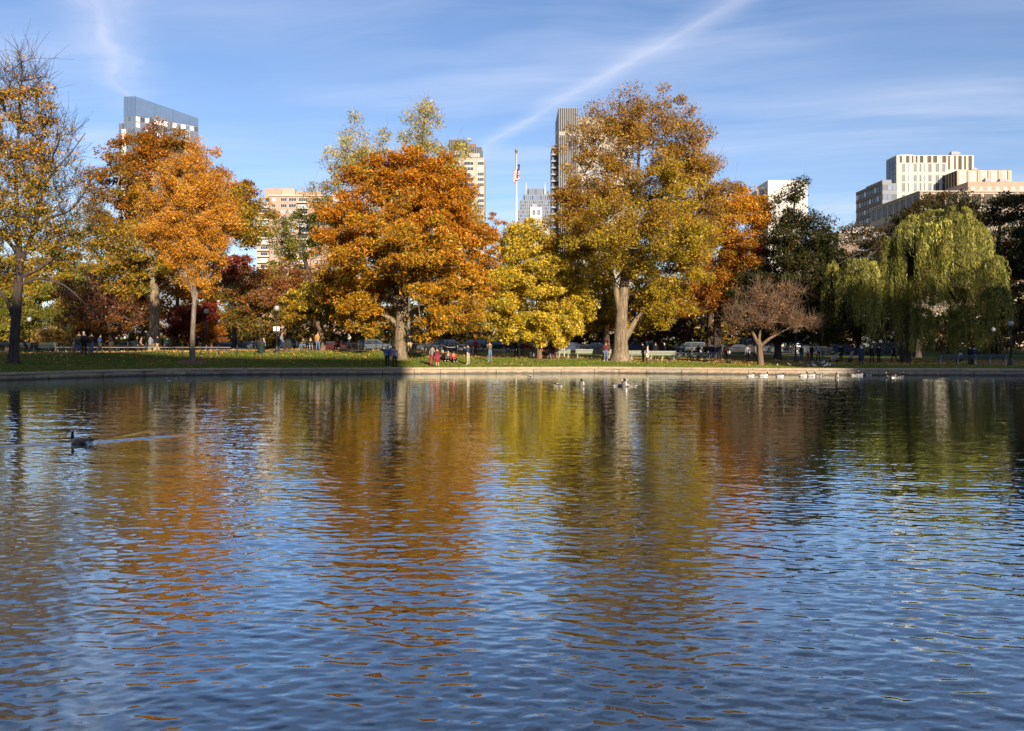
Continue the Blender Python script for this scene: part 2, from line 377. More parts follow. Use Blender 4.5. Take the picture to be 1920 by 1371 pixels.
# ------------------------------------------------------------------ trees
def leaf_quads(P, size, aspect, bias, col, droop=None):
    """one rhombic leaf per point: P (N,3), size (N), bias (N,3) preferred facing, col (N,3)"""
    N = len(P)
    n = rng.normal(size=(N, 3)) + bias; n /= np.linalg.norm(n, axis=1, keepdims=True) + 1e-9
    a = rng.normal(size=(N, 3)) if droop is None else droop + 0.25 * rng.normal(size=(N, 3))
    a -= n * (a * n).sum(1, keepdims=True); a /= np.linalg.norm(a, axis=1, keepdims=True) + 1e-9
    b = np.cross(n, a); s = size[:, None]
    V = np.stack([P - a * s * 0.4 + b * s * 0.42 * aspect, P - a * s * 0.4 - b * s * 0.42 * aspect, P + a * s * 0.6], 1).reshape(-1, 3)
    return V
def leaf_object(name, V, col, parent):
    N = len(V) // 3
    me = np_mesh(name, V - np.array(parent.location), tris=np.arange(N * 3).reshape(-1, 3), mats=[LEAF])
    c = np.concatenate([col, np.ones((N, 1))], 1).astype(np.float32)
    me.attributes.new('tint', 'FLOAT_COLOR', 'FACE').data.foreach_set('color', c.ravel())
    return tag(link(name, me, parent), kind='stuff')
def seg_tubes(p0, p1, r0, r1, n):
    """many straight tapered tubes at once"""
    d = p1 - p0; d /= np.linalg.norm(d, axis=1, keepdims=True) + 1e-9
    ref = np.where(np.abs(d[:, 2:3]) < 0.9, np.array([[0, 0, 1.0]]), np.array([[1.0, 0, 0]]))
    a = np.cross(d, ref); a /= np.linalg.norm(a, axis=1, keepdims=True); b = np.cross(d, a)
    th = np.arange(n) * 2 * math.pi / n; ring = a[:, None] * np.cos(th)[None, :, None] + b[:, None] * np.sin(th)[None, :, None]
    V = np.concatenate([p0[:, None] + ring * r0[:, None, None], p1[:, None] + ring * r1[:, None, None]], 1)
    N = len(p0); base = (np.arange(N) * 2 * n)[:, None]; j = np.arange(n); k = (j + 1) % n
    Q = np.stack([base + j, base + k, base + n + k, base + n + j], -1).reshape(-1, 4)
    return V.reshape(-1, 3), Q
def spatial(P, scale, seed):
    r = np.random.default_rng(seed); v = np.zeros(len(P))
    for i in range(5):
        k = r.normal(size=3) * scale * (1 + 0.5 * i); v += np.sin(P @ k + r.uniform(0, 6.28)) / (1 + 0.4 * i)
    return v / 1.6
PAL = dict(
    gold_green=[((0.40, 0.25, 0.035), 4), ((0.27, 0.21, 0.035), 3), ((0.45, 0.22, 0.035), 2), ((0.14, 0.17, 0.03), 2)],
    rust=[((0.34, 0.135, 0.022), 4), ((0.25, 0.09, 0.018), 2.5), ((0.40, 0.19, 0.03), 1.5), ((0.17, 0.14, 0.028), 1.5)],
    amber=[((0.60, 0.29, 0.05), 4), ((0.52, 0.23, 0.035), 3), ((0.64, 0.37, 0.09), 2)],
    ochre=[((0.48, 0.265, 0.045), 4), ((0.42, 0.29, 0.06), 3), ((0.50, 0.21, 0.035), 2.5), ((0.18, 0.18, 0.03), 1.5)],
    copper=[((0.52, 0.245, 0.035), 4), ((0.46, 0.19, 0.028), 2.5), ((0.52, 0.32, 0.05), 2.5)],
    orange=[((0.48, 0.205, 0.028), 4), ((0.42, 0.155, 0.022), 2.5), ((0.52, 0.28, 0.045), 2.5), ((0.27, 0.12, 0.02), 0.8)],
    orange_low=[((0.48, 0.26, 0.035), 4), ((0.44, 0.20, 0.028), 3), ((0.42, 0.30, 0.045), 2), ((0.25, 0.20, 0.035), 1.2)],
    pale=[((0.50, 0.40, 0.12), 4), ((0.36, 0.34, 0.08), 2), ((0.58, 0.40, 0.14), 2), ((0.22, 0.24, 0.05), 1)],
    yellow=[((0.64, 0.46, 0.075), 4), ((0.52, 0.42, 0.07), 2.5), ((0.62, 0.38, 0.05), 2.5), ((0.30, 0.29, 0.05), 1)],
    elm=[((0.36, 0.21, 0.04), 4), ((0.29, 0.155, 0.03), 3), ((0.41, 0.23, 0.045), 2)],
    elm_low=[((0.39, 0.27, 0.035), 4), ((0.31, 0.255, 0.035), 3.5), ((0.43, 0.26, 0.035), 1.5)],
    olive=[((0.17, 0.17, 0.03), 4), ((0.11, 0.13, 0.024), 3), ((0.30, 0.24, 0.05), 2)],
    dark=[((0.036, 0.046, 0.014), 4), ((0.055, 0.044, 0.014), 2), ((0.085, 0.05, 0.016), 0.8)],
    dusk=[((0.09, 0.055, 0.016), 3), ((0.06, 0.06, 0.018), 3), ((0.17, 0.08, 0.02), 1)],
    brown=[((0.27, 0.155, 0.085), 3), ((0.19, 0.105, 0.06), 3), ((0.36, 0.20, 0.09), 1)],
    red=[((0.20, 0.032, 0.026), 4), ((0.14, 0.035, 0.022), 2), ((0.26, 0.08, 0.03), 1.5)],
    redbrown=[((0.26, 0.09, 0.04), 3), ((0.19, 0.10, 0.035), 3), ((0.30, 0.14, 0.04), 2)],
    plum=[((0.12, 0.045, 0.04), 3), ((0.09, 0.06, 0.035), 2), ((0.20, 0.06, 0.05), 1)],
    willow=[((0.36, 0.34, 0.10), 4), ((0.25, 0.26, 0.07), 3), ((0.42, 0.30, 0.06), 1), ((0.12, 0.14, 0.04), 1.2)],
    straw=[((0.60, 0.40, 0.13), 4), ((0.52, 0.30, 0.08), 3)],
    mixed=[((0.26, 0.17, 0.035), 3), ((0.16, 0.14, 0.03), 3), ((0.32, 0.13, 0.03), 1.5), ((0.12, 0.09, 0.03), 2)],
)
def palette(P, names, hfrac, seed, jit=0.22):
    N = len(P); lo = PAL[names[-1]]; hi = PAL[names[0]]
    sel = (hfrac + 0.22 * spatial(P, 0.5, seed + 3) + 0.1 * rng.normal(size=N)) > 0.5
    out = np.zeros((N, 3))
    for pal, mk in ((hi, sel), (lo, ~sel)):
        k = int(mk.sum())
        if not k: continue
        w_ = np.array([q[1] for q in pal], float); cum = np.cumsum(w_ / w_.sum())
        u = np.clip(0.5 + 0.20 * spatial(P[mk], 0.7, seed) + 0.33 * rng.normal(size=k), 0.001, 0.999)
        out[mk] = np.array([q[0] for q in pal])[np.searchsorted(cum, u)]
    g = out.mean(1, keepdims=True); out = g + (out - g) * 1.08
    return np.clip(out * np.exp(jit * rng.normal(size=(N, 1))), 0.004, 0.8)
BARKS = dict(grey=bark('bark_grey', (0.30, 0.25, 0.20), (0.10, 0.08, 0.065)), pale=bark('bark_pale', (0.37, 0.29, 0.185), (0.10, 0.075, 0.05)),
             dark=bark('bark_dark', (0.115, 0.09, 0.075), (0.04, 0.03, 0.026)), brown=bark('bark_brown', (0.27, 0.185, 0.12), (0.10, 0.068, 0.046)))
def trunk_mesh(path, n, seed, flare):
    """tube through path points (p, r) with uneven cross-section and root flare"""
    r_ = np.random.default_rng(seed); P = [Vector(p) for p, _ in path]; Rr = [r for _, r in path]
    # refine with Catmull-Rom
    pts, rad = [], []
    for i in range(len(P) - 1):
        a, b_, c, d = P[max(i - 1, 0)], P[i], P[i + 1], P[min(i + 2, len(P) - 1)]
        for k in range(4):
            u = k / 4; pts.append(0.5 * ((2 * b_) + (c - a) * u + (2 * a - 5 * b_ + 4 * c - d) * u * u + (3 * b_ - a - 3 * c + d) * u ** 3)); rad.append(Rr[i] * (1 - u) + Rr[i + 1] * u)
    pts.append(P[-1]); rad.append(Rr[-1])
    ph = r_.uniform(0, 6.28, 4); V = []; z0 = pts[0].z
    for i, p in enumerate(pts):
        d = (pts[min(i + 1, len(pts) - 1)] - pts[max(i - 1, 0)]).normalized()
        a = d.cross(Vector((0, 1, 0))).normalized(); b2 = d.cross(a)
        fl = flare * 0.8 * math.exp(-(p.z - z0) / max(rad[0] * 0.7, 0.05))
        for j in range(n):
            th = 2 * math.pi * j / n
            rr = rad[i] * (0.97 + 0.06 * math.sin(3 * th + ph[0] + i * 0.2) + 0.04 * math.sin(7 * th + ph[1]) + fl * (0.55 + 0.45 * math.sin(5 * th + ph[2])))
            V.append(p + (a * math.cos(th) + b2 * math.sin(th)) * rr)
    k = len(pts); fs = [(i * n + j, i * n + (j + 1) % n, (i + 1) * n + (j + 1) % n, (i + 1) * n + j) for i in range(k - 1) for j in range(n)]
    return np.array([tuple(v) for v in V]), np.array(fs), pts, rad

TREE_SEED = [100]
def tree(name, label, base, trunk, blobs, pals, ncl, nleaf, leaf=0.25, crad=0.95, flat=0.62, limbs=(), barkk='grey', D=None,
         twigs=0, twig_len=1.0, shell=0.45, tip=0.016, group=None, flare=0.55, aspect=0.62, bias=0.5, fuzz=1.0, depth=0.85, rlim=0.42, dens=None):
    TREE_SEED[0] += 1; seed = TREE_SEED[0]; r_ = np.random.default_rng(seed)
    loc = spot(*base) if D is None else at(base[0], D)
    D = loc.y; k = D / F; nleaf = int(nleaf * (2.0 if D < 110 else 0.8)); leaf *= 0.72 if D < 110 else 1.05
    root = tag(empty(name, loc), label, 'tree', group)
    def W(px, py, dy=0.0): return np.array([(px - HX) * k, D + dy, CAMH + (HY - py) * k])
    # trunk and hand-set limbs
    VV, QQ, off = [], [], 0; nodes, nrad, par = [], [], []
    path = [(Vector((loc.x, loc.y, loc.z - 0.12)), trunk[0][2] * k)] + [(Vector(W(p[0], p[1], p[3] if len(p) > 3 else 0)), p[2] * k) for p in trunk[1:]]
    v, q, pts, rad = trunk_mesh(path, 14, seed, flare)
    tr_o = link('trunk', np_mesh('trunk', v - np.array(loc), q, mats=[BARKS[barkk]], smooth=True), root)
    for i in range(len(pts) // 3, len(pts)):
        nodes.append(np.array(pts[i])); nrad.append(rad[i]); par.append(len(nodes) - 2 if len(nodes) > 1 else -1)
    for lb in limbs:
        lp = [(Vector(W(p[0], p[1], p[3] if len(p) > 3 else 0)), p[2] * k) for p in lb]
        v2, q2, pp, rr = trunk_mesh(lp, 8, seed + 1, 0.0); VV.append(v2); QQ.append(q2 + off); off += len(v2)
        st = len(nodes)
        for i in range(1, len(pp)): nodes.append(np.array(pp[i])); nrad.append(rr[i]); par.append(st + i - 2 if i > 1 else -1)
    nfix = len(nodes)
    # leaf clusters in the crown's volume
    vol = np.array([b_[2] * b_[3] * (b_[5] if len(b_) > 5 else 1.0) for b_ in blobs], float); share = vol / vol.sum(); CL = []
    for b_, s_ in zip(blobs, share):
        m = max(3, int(round(ncl * s_))); u = r_.normal(size=(m * 8, 3)); u /= np.linalg.norm(u, axis=1, keepdims=True)
        rr = shell + (1 - shell) * r_.uniform(0, 1, (m * 8, 1)) ** 0.6
        rr *= 1 + 0.10 * r_.normal(size=(m * 8, 1)) * fuzz
        cand = W(b_[0], b_[1], (b_[4] if len(b_) > 4 else 0.0)) + u * rr * np.array([b_[2] * k, max(b_[2], b_[3] * 0.6) * k * depth, b_[3] * k]) * 1.06
        keep = []; md = 1.25 * (4.2 * b_[2] * b_[3] * k * k / m) ** 0.5
        for c in cand:
            if len(keep) >= m: break
            if all(((c - x) ** 2).sum() > (md * 0.62) ** 2 for x in keep[-60:]): keep.append(c)
        CL += keep
    CL = np.array(CL); CL = CL[CL[:, 2] > loc.z + 0.5]
    # grow limbs: every cluster reaches for the nearest wood
    top = nodes[0]; order = np.argsort(((CL - top) ** 2).sum(1)); NP = list(nodes); tipn = []
    for ci in order:
        c = CL[ci]; A = np.array(NP); dv = c - A; ds = np.linalg.norm(dv, axis=1)
        cost = ds * (1.35 - 0.35 * dv[:, 2] / (ds + 1e-6)) + 0.12 * np.linalg.norm(A - top, axis=1)
        pi = int(np.argmin(cost)); p = A[pi]; n_mid = 1 if ds[pi] < 1.6 else 2; last = pi
        for s in range(n_mid):
            u = (s + 1) / (n_mid + 1); mid = p + dv[pi] * u + r_.normal(size=3) * 0.10 * ds[pi] ; mid[2] += 0.07 * ds[pi] * math.sin(math.pi * u)
            NP.append(mid); nrad.append(0); par.append(last); last = len(NP) - 1
        NP.append(c); nrad.append(0); par.append(last); tipn.append(len(NP) - 1)
    NP = np.array(NP); cnt = np.zeros(len(NP))
    for i in tipn: cnt[i] += 1
    for i in range(len(NP) - 1, nfix - 1, -1):
        if par[i] >= 0: cnt[par[i]] += cnt[i]
    rad_n = np.array(nrad, float); fr = np.arange(nfix, len(NP)); rad_n[fr] = np.minimum(tip * np.maximum(cnt[fr], 1) ** 0.52, trunk[-1][2] * k * rlim + 0.04)
    pa = np.array(par)[fr]; ok = pa >= 0; fr, pa = fr[ok], pa[ok]
    r0 = np.where(pa < nfix, rad_n[fr] * 1.25, np.minimum(rad_n[pa], rad_n[fr] * 1.5))
    v3, q3 = seg_tubes(NP[pa], NP[fr], r0, rad_n[fr], 5); VV.append(v3); QQ.append(q3 + off); off += len(v3)
    if twigs:
        cc = np.repeat(CL, twigs, 0); outw = cc - NP[0]; outw /= np.linalg.norm(outw, axis=1, keepdims=True)
        dr = outw * 0.7 + r_.normal(size=cc.shape) * 0.55 + np.array([0, 0, 0.25]); dr /= np.linalg.norm(dr, axis=1, keepdims=True)
        ln = twig_len * r_.uniform(0.5, 1.3, (len(cc), 1)); p0 = cc + r_.normal(size=cc.shape) * 0.12 * crad; mid = p0 + dr * ln * 0.5; e = mid + (dr + r_.normal(size=cc.shape) * 0.3) * ln * 0.5
        for a_, c_, ra, rb in ((p0, mid, 0.016, 0.012), (mid, e, 0.012, 0.006)):
            v4, q4 = seg_tubes(a_, c_, np.full(len(a_), ra), np.full(len(a_), rb), 3); VV.append(v4); QQ.append(q4 + off); off += len(v4)
    br_o = link('branches', np_mesh('branches', np.concatenate(VV) - np.array(loc), np.concatenate(QQ), mats=[BARKS[barkk]], smooth=True), root); br_o['kind'] = 'stuff'
    # leaves
    if nleaf:
        wts = r_.uniform(0.35, 1.0, len(CL))
        if dens is not None: wts = wts * np.clip([dens((c[0] / c[1] * F + HX, HY - (c[2] - CAMH) / c[1] * F)) for c in CL], 0, None)
        cid = r_.choice(len(CL), nleaf, p=wts / wts.sum())
        u = r_.normal(size=(nleaf, 3)); u /= np.linalg.norm(u, axis=1, keepdims=True); u *= r_.uniform(0, 1, (nleaf, 1)) ** 0.45
        cs = r_.uniform(0.7, 1.35, len(CL))[cid][:, None] * crad
        P = CL[cid] + u * cs * np.array([1, 1, flat]); P[:, 2] = np.maximum(P[:, 2], loc.z + 0.35)
        cen = CL.mean(0); outw = P - cen; outw /= np.linalg.norm(outw, axis=1, keepdims=True) + 1e-6
        bz = outw * bias + np.array([0, 0, bias * 0.7])
        zz = CL[:, 2]; hf = (P[:, 2] - zz.min()) / (zz.max() - zz.min() + 1e-6)
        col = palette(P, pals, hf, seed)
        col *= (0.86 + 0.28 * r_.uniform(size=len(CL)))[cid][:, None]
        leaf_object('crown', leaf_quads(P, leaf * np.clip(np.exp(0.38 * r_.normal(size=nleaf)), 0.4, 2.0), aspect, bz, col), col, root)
    return root

def willow(name, label, base, trunk, domes, pals, nstr, D=None, barkk='dark', limbs=()):
    TREE_SEED[0] += 1; seed = TREE_SEED[0]; r_ = np.random.default_rng(seed)
    loc = spot(*base) if D is None else at(base[0], D); D = loc.y; k = D / F
    root = tag(empty(name, loc), label, 'tree')
    def W(px, py, dy=0.0): return np.array([(px - HX) * k, D + dy, CAMH + (HY - py) * k])
    path = [(Vector((loc.x, loc.y, loc.z - 0.12)), trunk[0][2] * k)] + [(Vector(W(p[0], p[1])), p[2] * k) for p in trunk[1:]]
    v, q, pts, rad = trunk_mesh(path, 14, seed, 0.5)
    link('trunk', np_mesh('trunk', v - np.array(loc), q, mats=[BARKS[barkk]], smooth=True), root)
    topp = np.array(pts[-1]); S0, S1, A0, A1 = [], [], [], []; LV = []; LC = []
    wt = np.array([d[2] * d[3] for d in domes], float); wt /= wt.sum()
    for di, (px, py, rx, ry, dy, drop) in enumerate(domes):
        m = int(nstr * wt[di]); c = W(px, py, dy); rxm, rym = rx * k, ry * k
        # arching bough from the trunk
        prev = topp.copy(); 
        for s in range(1, 7):
            u = s / 6; p = topp * (1 - u) + (c + np.array([0, 0, rym * 0.6])) * u; p[2] += 1.2 * math.sin(math.pi * u)
            S0.append(prev); S1.append(p); A0.append(0.16 * (1 - u) + 0.05); A1.append(0.16 * (1 - u) + 0.03); prev = p
        apex = prev
        ncl = max(5, m // 12)                                       # strands hang in locks
        lock_th = r_.uniform(0, 6.28, ncl); lock_r = r_.uniform(0.1, 1, ncl) ** 0.55; lock_d = r_.uniform(0.22, 1.2, ncl); lock_c = np.exp(0.32 * r_.normal(size=ncl))
        for i in range(m):
            li = r_.integers(ncl); th = lock_th[li] + r_.normal() * 0.26; rr = np.clip(lock_r[li] + r_.normal() * 0.09, 0.03, 1.12)
            ex = np.array([math.cos(th) * rr * rxm, math.sin(th) * rr * rxm * 0.9, rym * math.sqrt(max(0, 1 - min(rr, 1) ** 2))])
            top_ = c + ex; L = drop * k * lock_d[li] * r_.uniform(0.75, 1.15)
            n = max(6, int((L + 1.0) / 0.17)); s_ = np.linspace(0, 1, n)[:, None]
            start = apex * 0.25 + top_ * 0.75; outv = np.array([math.cos(th), math.sin(th), 0]) * (0.35 + 0.4 * rr)
            P = start * (1 - np.minimum(s_ * 4, 1)) + top_ * np.minimum(s_ * 4, 1)
            hang = np.clip((s_ - 0.25) / 0.75, 0, 1)
            P = P + outv * hang * (1 - 0.45 * hang) - np.array([0, 0, 1]) * L * hang ** 1.25
            P += np.array([0.10, 0.05, 0]) * np.sin(hang * 3 + r_.uniform(0, 6)) + r_.normal(size=P.shape) * 0.035
            P = P[P[:, 2] > loc.z + 1.1]
            if len(P) < 3: continue
            LV.append(P); LC.append(np.full(len(P), lock_c[li]))
    P = np.concatenate(LV); lc = np.concatenate(LC); N = len(P)
    col = palette(P, pals, np.full(N, 1.0), seed, 0.15) * lc[:, None]
    V = leaf_quads(P + r_.normal(size=P.shape) * 0.03, 0.30 * r_.uniform(0.6, 1.4, N), 0.22, np.array([0, -0.35, 0.25]), col, droop=np.array([0.1, 0, -1.0]))
    leaf_object('crown', V, col, root)
    v3, q3 = seg_tubes(np.array(S0), np.array(S1), np.array(A0), np.array(A1), 6)
    br_o = link('branches', np_mesh('branches', v3 - np.array(loc), q3, mats=[BARKS[barkk]], smooth=True), root); br_o['kind'] = 'stuff'
    return root

# front row
tree('plane_tree', 'tall half-bare gold and green tree with dark forked trunk beside the slatted park bench', (25, 681),
     [(25, 681, 9.5), (30, 600, 8.5), (34, 540, 8), (36, 490, 7), (33, 420, 4.5), (30, 330, 3), (36, 220, 2), (42, 130, 1)],
     [(20, 250, 95, 110), (-40, 380, 110, 110), (70, 400, 80, 80), (30, 470, 120, 60), (-70, 220, 60, 90), (95, 270, 40, 60), (125, 345, 40, 50), (150, 440, 60, 45), (40, 150, 50, 55), (-60, 520, 60, 40)],
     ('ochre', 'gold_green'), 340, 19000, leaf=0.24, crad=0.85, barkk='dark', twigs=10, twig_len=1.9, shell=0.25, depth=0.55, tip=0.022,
     limbs=[[(36, 500, 5), (60, 440, 4), (75, 380, 3), (95, 330, 2), (130, 290, 1.2), (160, 250, 0.7)], [(37, 520, 5), (70, 505, 4), (105, 480, 3.2), (150, 440, 2.3), (185, 415, 1.4)],
            [(30, 470, 4), (5, 440, 3), (-30, 400, 2), (-60, 350, 1.2)], [(36, 535, 3.5), (75, 522, 2.6), (120, 535, 1.8), (160, 570, 1.2), (185, 592, 0.8)],
            [(27, 600, 4), (10, 560, 3), (-20, 520, 2)], [(60, 440, 3), (90, 410, 2.4), (130, 395, 1.8), (170, 345, 1)]],
     dens=lambda p: 0.08 if p[1] < 165 else (0.22 if p[0] > 95 and p[1] < 420 else (0.55 if p[1] > 420 else 1.0)))
tree('maple_tree', 'slim amber tree with upright smooth trunk in a mulch ring on the lawn', (361, 679),
     [(361, 679, 6.2), (361, 640, 4.6), (363, 590, 4.4), (365, 550, 4), (366, 500, 3), (364, 430, 2), (362, 350, 1.2)],
     [(355, 395, 78, 92), (366, 480, 56, 54), (404, 410, 48, 76), (312, 425, 44, 66), (362, 335, 58, 52)], ('amber',), 300, 50000, leaf=0.165, crad=0.62, flat=1.0, barkk='grey',
     twigs=3, twig_len=1.1, shell=0.3, fuzz=1.3,
     limbs=[[(363, 560, 3), (350, 500, 2.2), (335, 430, 1.4), (320, 370, 0.8)], [(366, 555, 3), (385, 500, 2.2), (400, 420, 1.4), (410, 350, 0.8)], [(364, 570, 2.4), (375, 540, 1.8), (395, 515, 1.2)]])
tree('beech_tree', 'broad orange beech with thick pale buttressed trunk behind the couple at the water', (748, 673),
     [(748, 673, 15), (750, 650, 12.5), (752, 610, 12), (755, 560, 11), (752, 520, 8.5), (748, 450, 6), (745, 380, 3)],
     [(760, 410, 118, 88), (690, 480, 96, 90), (820, 470, 96, 100), (745, 345, 70, 52), (690, 345, 48, 46), (820, 340, 56, 50), (770, 310, 50, 30), (655, 570, 58, 46), (700, 560, 60, 50), (645, 425, 55, 60), (845, 380, 48, 60),
      (810, 575, 70, 38, -2.5), (790, 618, 44, 16, -2), (700, 610, 30, 18), (860, 560, 60, 60), (760, 470, 110, 60, -4)],
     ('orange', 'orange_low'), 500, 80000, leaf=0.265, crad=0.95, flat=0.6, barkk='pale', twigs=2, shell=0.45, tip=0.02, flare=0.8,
     limbs=[[(752, 585, 8), (735, 545, 7), (722, 500, 5), (705, 440, 3), (690, 380, 1.5)], [(755, 560, 8), (775, 500, 6), (795, 430, 4), (815, 370, 2)],
            [(752, 600, 7), (785, 580, 5), (820, 570, 3), (860, 565, 1.6)], [(748, 615, 6), (735, 600, 4.5), (715, 590, 3), (680, 585, 1.6)], [(750, 540, 6), (730, 500, 4), (690, 490, 2.5), (650, 470, 1.2)]],
     dens=lambda p: 0.02 if (-30 < p[0] - 748 < 34 and 540 < p[1] < 608) or (-26 < p[0] - 748 < 26 and p[1] > 600) or p[1] > 636 else 1.0)
tree('maple_tree', 'rusty orange tree whose low boughs fill the gap beside the big beech', (858, 657),
     [(858, 657, 6), (858, 630, 4), (862, 590, 3.6), (866, 540, 3), (870, 480, 1.6)],
     [(890, 480, 64, 84), (905, 560, 62, 64), (860, 600, 40, 40), (930, 510, 40, 78), (885, 420, 44, 40), (845, 520, 30, 60), (940, 450, 30, 40), (975, 440, 30, 34, 3)], ('orange', 'orange_low'), 260, 36000, leaf=0.25, crad=0.85, flat=0.5, barkk='brown', twigs=2, shell=0.35)
tree('maple_tree', 'low round yellow-green maple shading people and benches in the middle of the lawn', (1011, 674),
     [(1011, 674, 5.6), (1011, 650, 4.4), (1012, 620, 4), (1012, 580, 3), (1010, 500, 1.8), (1005, 450, 1)],
     [(1012, 560, 88, 72), (1000, 490, 58, 60), (1060, 580, 52, 52), (965, 590, 40, 55), (985, 445, 34, 36), (1012, 615, 80, 30), (1030, 520, 60, 50)], ('yellow',), 300, 46000, leaf=0.27, crad=0.75, flat=0.7, barkk='brown', twigs=1, shell=0.5)
tree('elm_tree', 'tallest olive-gold elm with massive flared pale trunk splitting into two stems', (1163, 677),
     [(1163, 677, 16), (1164, 655, 13.5), (1165, 620, 12.5), (1167, 575, 11), (1172, 520, 8.5), (1178, 470, 7.5), (1188, 400, 5), (1196, 320, 3), (1200, 230, 1.4)],
     [(1200, 300, 125, 100), (1180, 420, 140, 92), (1265, 380, 95, 100), (1205, 225, 85, 58), (1100, 320, 62, 84), (1125, 250, 50, 44), (1160, 230, 60, 48), (1272, 250, 50, 52), (1325, 340, 36, 62), (1300, 300, 52, 60), (1130, 480, 70, 60), (1250, 500, 90, 70),
      (1255, 570, 42, 36), (1225, 555, 40, 50, 0), (1290, 440, 72, 72), (1075, 420, 48, 64), (1212, 598, 22, 18, 2), (1180, 440, 120, 60, -5), (1100, 510, 50, 40)],
     ('elm', 'elm_low'), 620, 92000, leaf=0.235, crad=1.0, flat=0.72, barkk='pale', twigs=4, twig_len=1.4, shell=0.3, tip=0.017, flare=0.75, fuzz=0.8,
     limbs=[[(1165, 600, 8), (1157, 555, 6.5), (1146, 515, 5.2), (1132, 470, 4), (1115, 400, 2.6), (1100, 330, 1.2)], [(1176, 490, 6), (1200, 430, 5), (1235, 370, 3.5), (1270, 320, 2)],
            [(1185, 420, 4), (1175, 360, 3), (1165, 290, 2), (1160, 230, 1)], [(1168, 640, 8), (1181, 620, 6), (1191, 602, 4.5), (1204, 586, 3), (1222, 566, 1.8), (1240, 550, 0.8)], [(1178, 480, 5), (1215, 470, 3.5), (1260, 460, 2)]],
     dens=lambda p: (0.36 if p[0] < 1135 else 0.55) if p[1] < 300 else ((0.5 if p[0] < 1125 else 0.85) if p[1] < 350 else (0.06 if -20 < p[0] - 1168 < 20 and 520 < p[1] else 1.0)))
tree('cherry_tree', 'small spreading nearly bare brownish tree with crooked forked trunk near the wall', (1426, 685),
     [(1426, 685, 7), (1425, 665, 5.5), (1424, 648, 5), (1422, 636, 3.5)],
     [(1435, 580, 52, 30), (1395, 592, 34, 26), (1470, 568, 40, 30), (1425, 548, 34, 18), (1440, 608, 66, 18), (1500, 602, 34, 16), (1488, 545, 18, 12), (1375, 612, 16, 10), (1522, 612, 20, 9)], ('brown',), 170, 6500, leaf=0.15, crad=0.55, flat=0.6, barkk='brown', twigs=9, twig_len=1.0, fuzz=1.8, shell=0.2, tip=0.018, flare=0.35,
     limbs=[[(1424, 650, 4), (1414, 630, 3.2), (1407, 610, 2.4), (1400, 585, 1.4)], [(1425, 650, 3.6), (1440, 637, 3), (1455, 628, 2.2), (1480, 615, 1.2)], [(1423, 640, 3), (1426, 615, 2), (1432, 585, 1.2)]])
_rw = random.Random(21); WILLOW_DOMES = []
for px_, py_, rx, n_ in ((1735, 418, 26, 2), (1690, 442, 34, 2), (1745, 440, 44, 3), (1795, 432, 34, 2), (1825, 472, 22, 2), (1668, 490, 28, 2), (1715, 490, 46, 3), (1775, 500, 54, 3), (1822, 500, 20, 2), (1685, 540, 40, 3), (1740, 555, 56, 3), (1800, 560, 40, 3), (1660, 590, 22, 1), (1612, 498, 26, 2), (1578, 530, 14, 1), (1598, 556, 22, 2), (1635, 540, 20, 1), (1700, 595, 46, 2), (1770, 605, 46, 2)):
    for i in range(n_):
        WILLOW_DOMES.append((px_ + _rw.uniform(-1, 1) * rx * 0.8, py_ + _rw.uniform(-14, 18), _rw.uniform(13, 34), _rw.uniform(14, 34), _rw.uniform(-5, 3), _rw.uniform(60, 135)))
willow('willow_tree', 'large weeping willow with hanging yellow-green strands, top half in sun', (1697, 680), [(1697, 680, 10), (1697, 640, 8.5), (1700, 590, 7.5), (1705, 530, 6), (1712, 480, 4)],
       WILLOW_DOMES, ('willow',), 4800)

# second row
tree('oak_tree', 'rust-orange oak with a sunlit cream trunk rising behind two strollers', (290, 649),
     [(290, 649, 13), (289, 610, 9.5), (291, 575, 9), (288, 530, 7.5), (278, 490, 5), (272, 430, 3.4), (280, 340, 2)],
     [(300, 340, 95, 66), (400, 380, 66, 66), (220, 350, 52, 60), (265, 275, 42, 38), (330, 300, 50, 36), (300, 460, 100, 60), (200, 420, 60, 55), (435, 410, 50, 56), (470, 400, 34, 50), (310, 270, 30, 30), (240, 510, 60, 40), (455, 380, 26, 40)],
     ('rust', 'gold_green'), 330, 50000, leaf=0.30, crad=1.15, flat=0.6, barkk='pale', twigs=1, shell=0.4, D=90)
tree('poplar_tree', 'pale yellow feathery tree with two peaks showing above the orange beech', (760, 650),
     [(760, 650, 9), (762, 560, 8), (766, 450, 6), (772, 380, 4), (788, 300, 2.6), (796, 210, 1.2)],
     [(795, 250, 34, 66), (795, 330, 62, 60), (690, 290, 48, 56), (850, 310, 26, 50), (640, 310, 34, 36), (615, 370, 36, 36), (720, 340, 70, 50), (770, 400, 100, 60), (880, 390, 26, 30)],
     ('pale', 'gold_green'), 240, 26000, leaf=0.27, crad=0.95, flat=0.9, barkk='grey', twigs=4, twig_len=1.8, shell=0.2, D=98, fuzz=1.6)
tree('oak_tree', 'olive green tree with black limbs standing before the beige apartment block', (600, 645), [(600, 645, 8), (598, 590, 6), (590, 540, 5), (575, 500, 4), (565, 450, 2.5)],
     [(570, 435, 62, 42), (625, 430, 46, 46), (555, 480, 50, 30), (650, 480, 40, 50), (600, 400, 40, 22), (525, 445, 24, 40)], ('olive',), 150, 9500, leaf=0.28, crad=0.9, barkk='dark', twigs=2, shell=0.25, D=104)
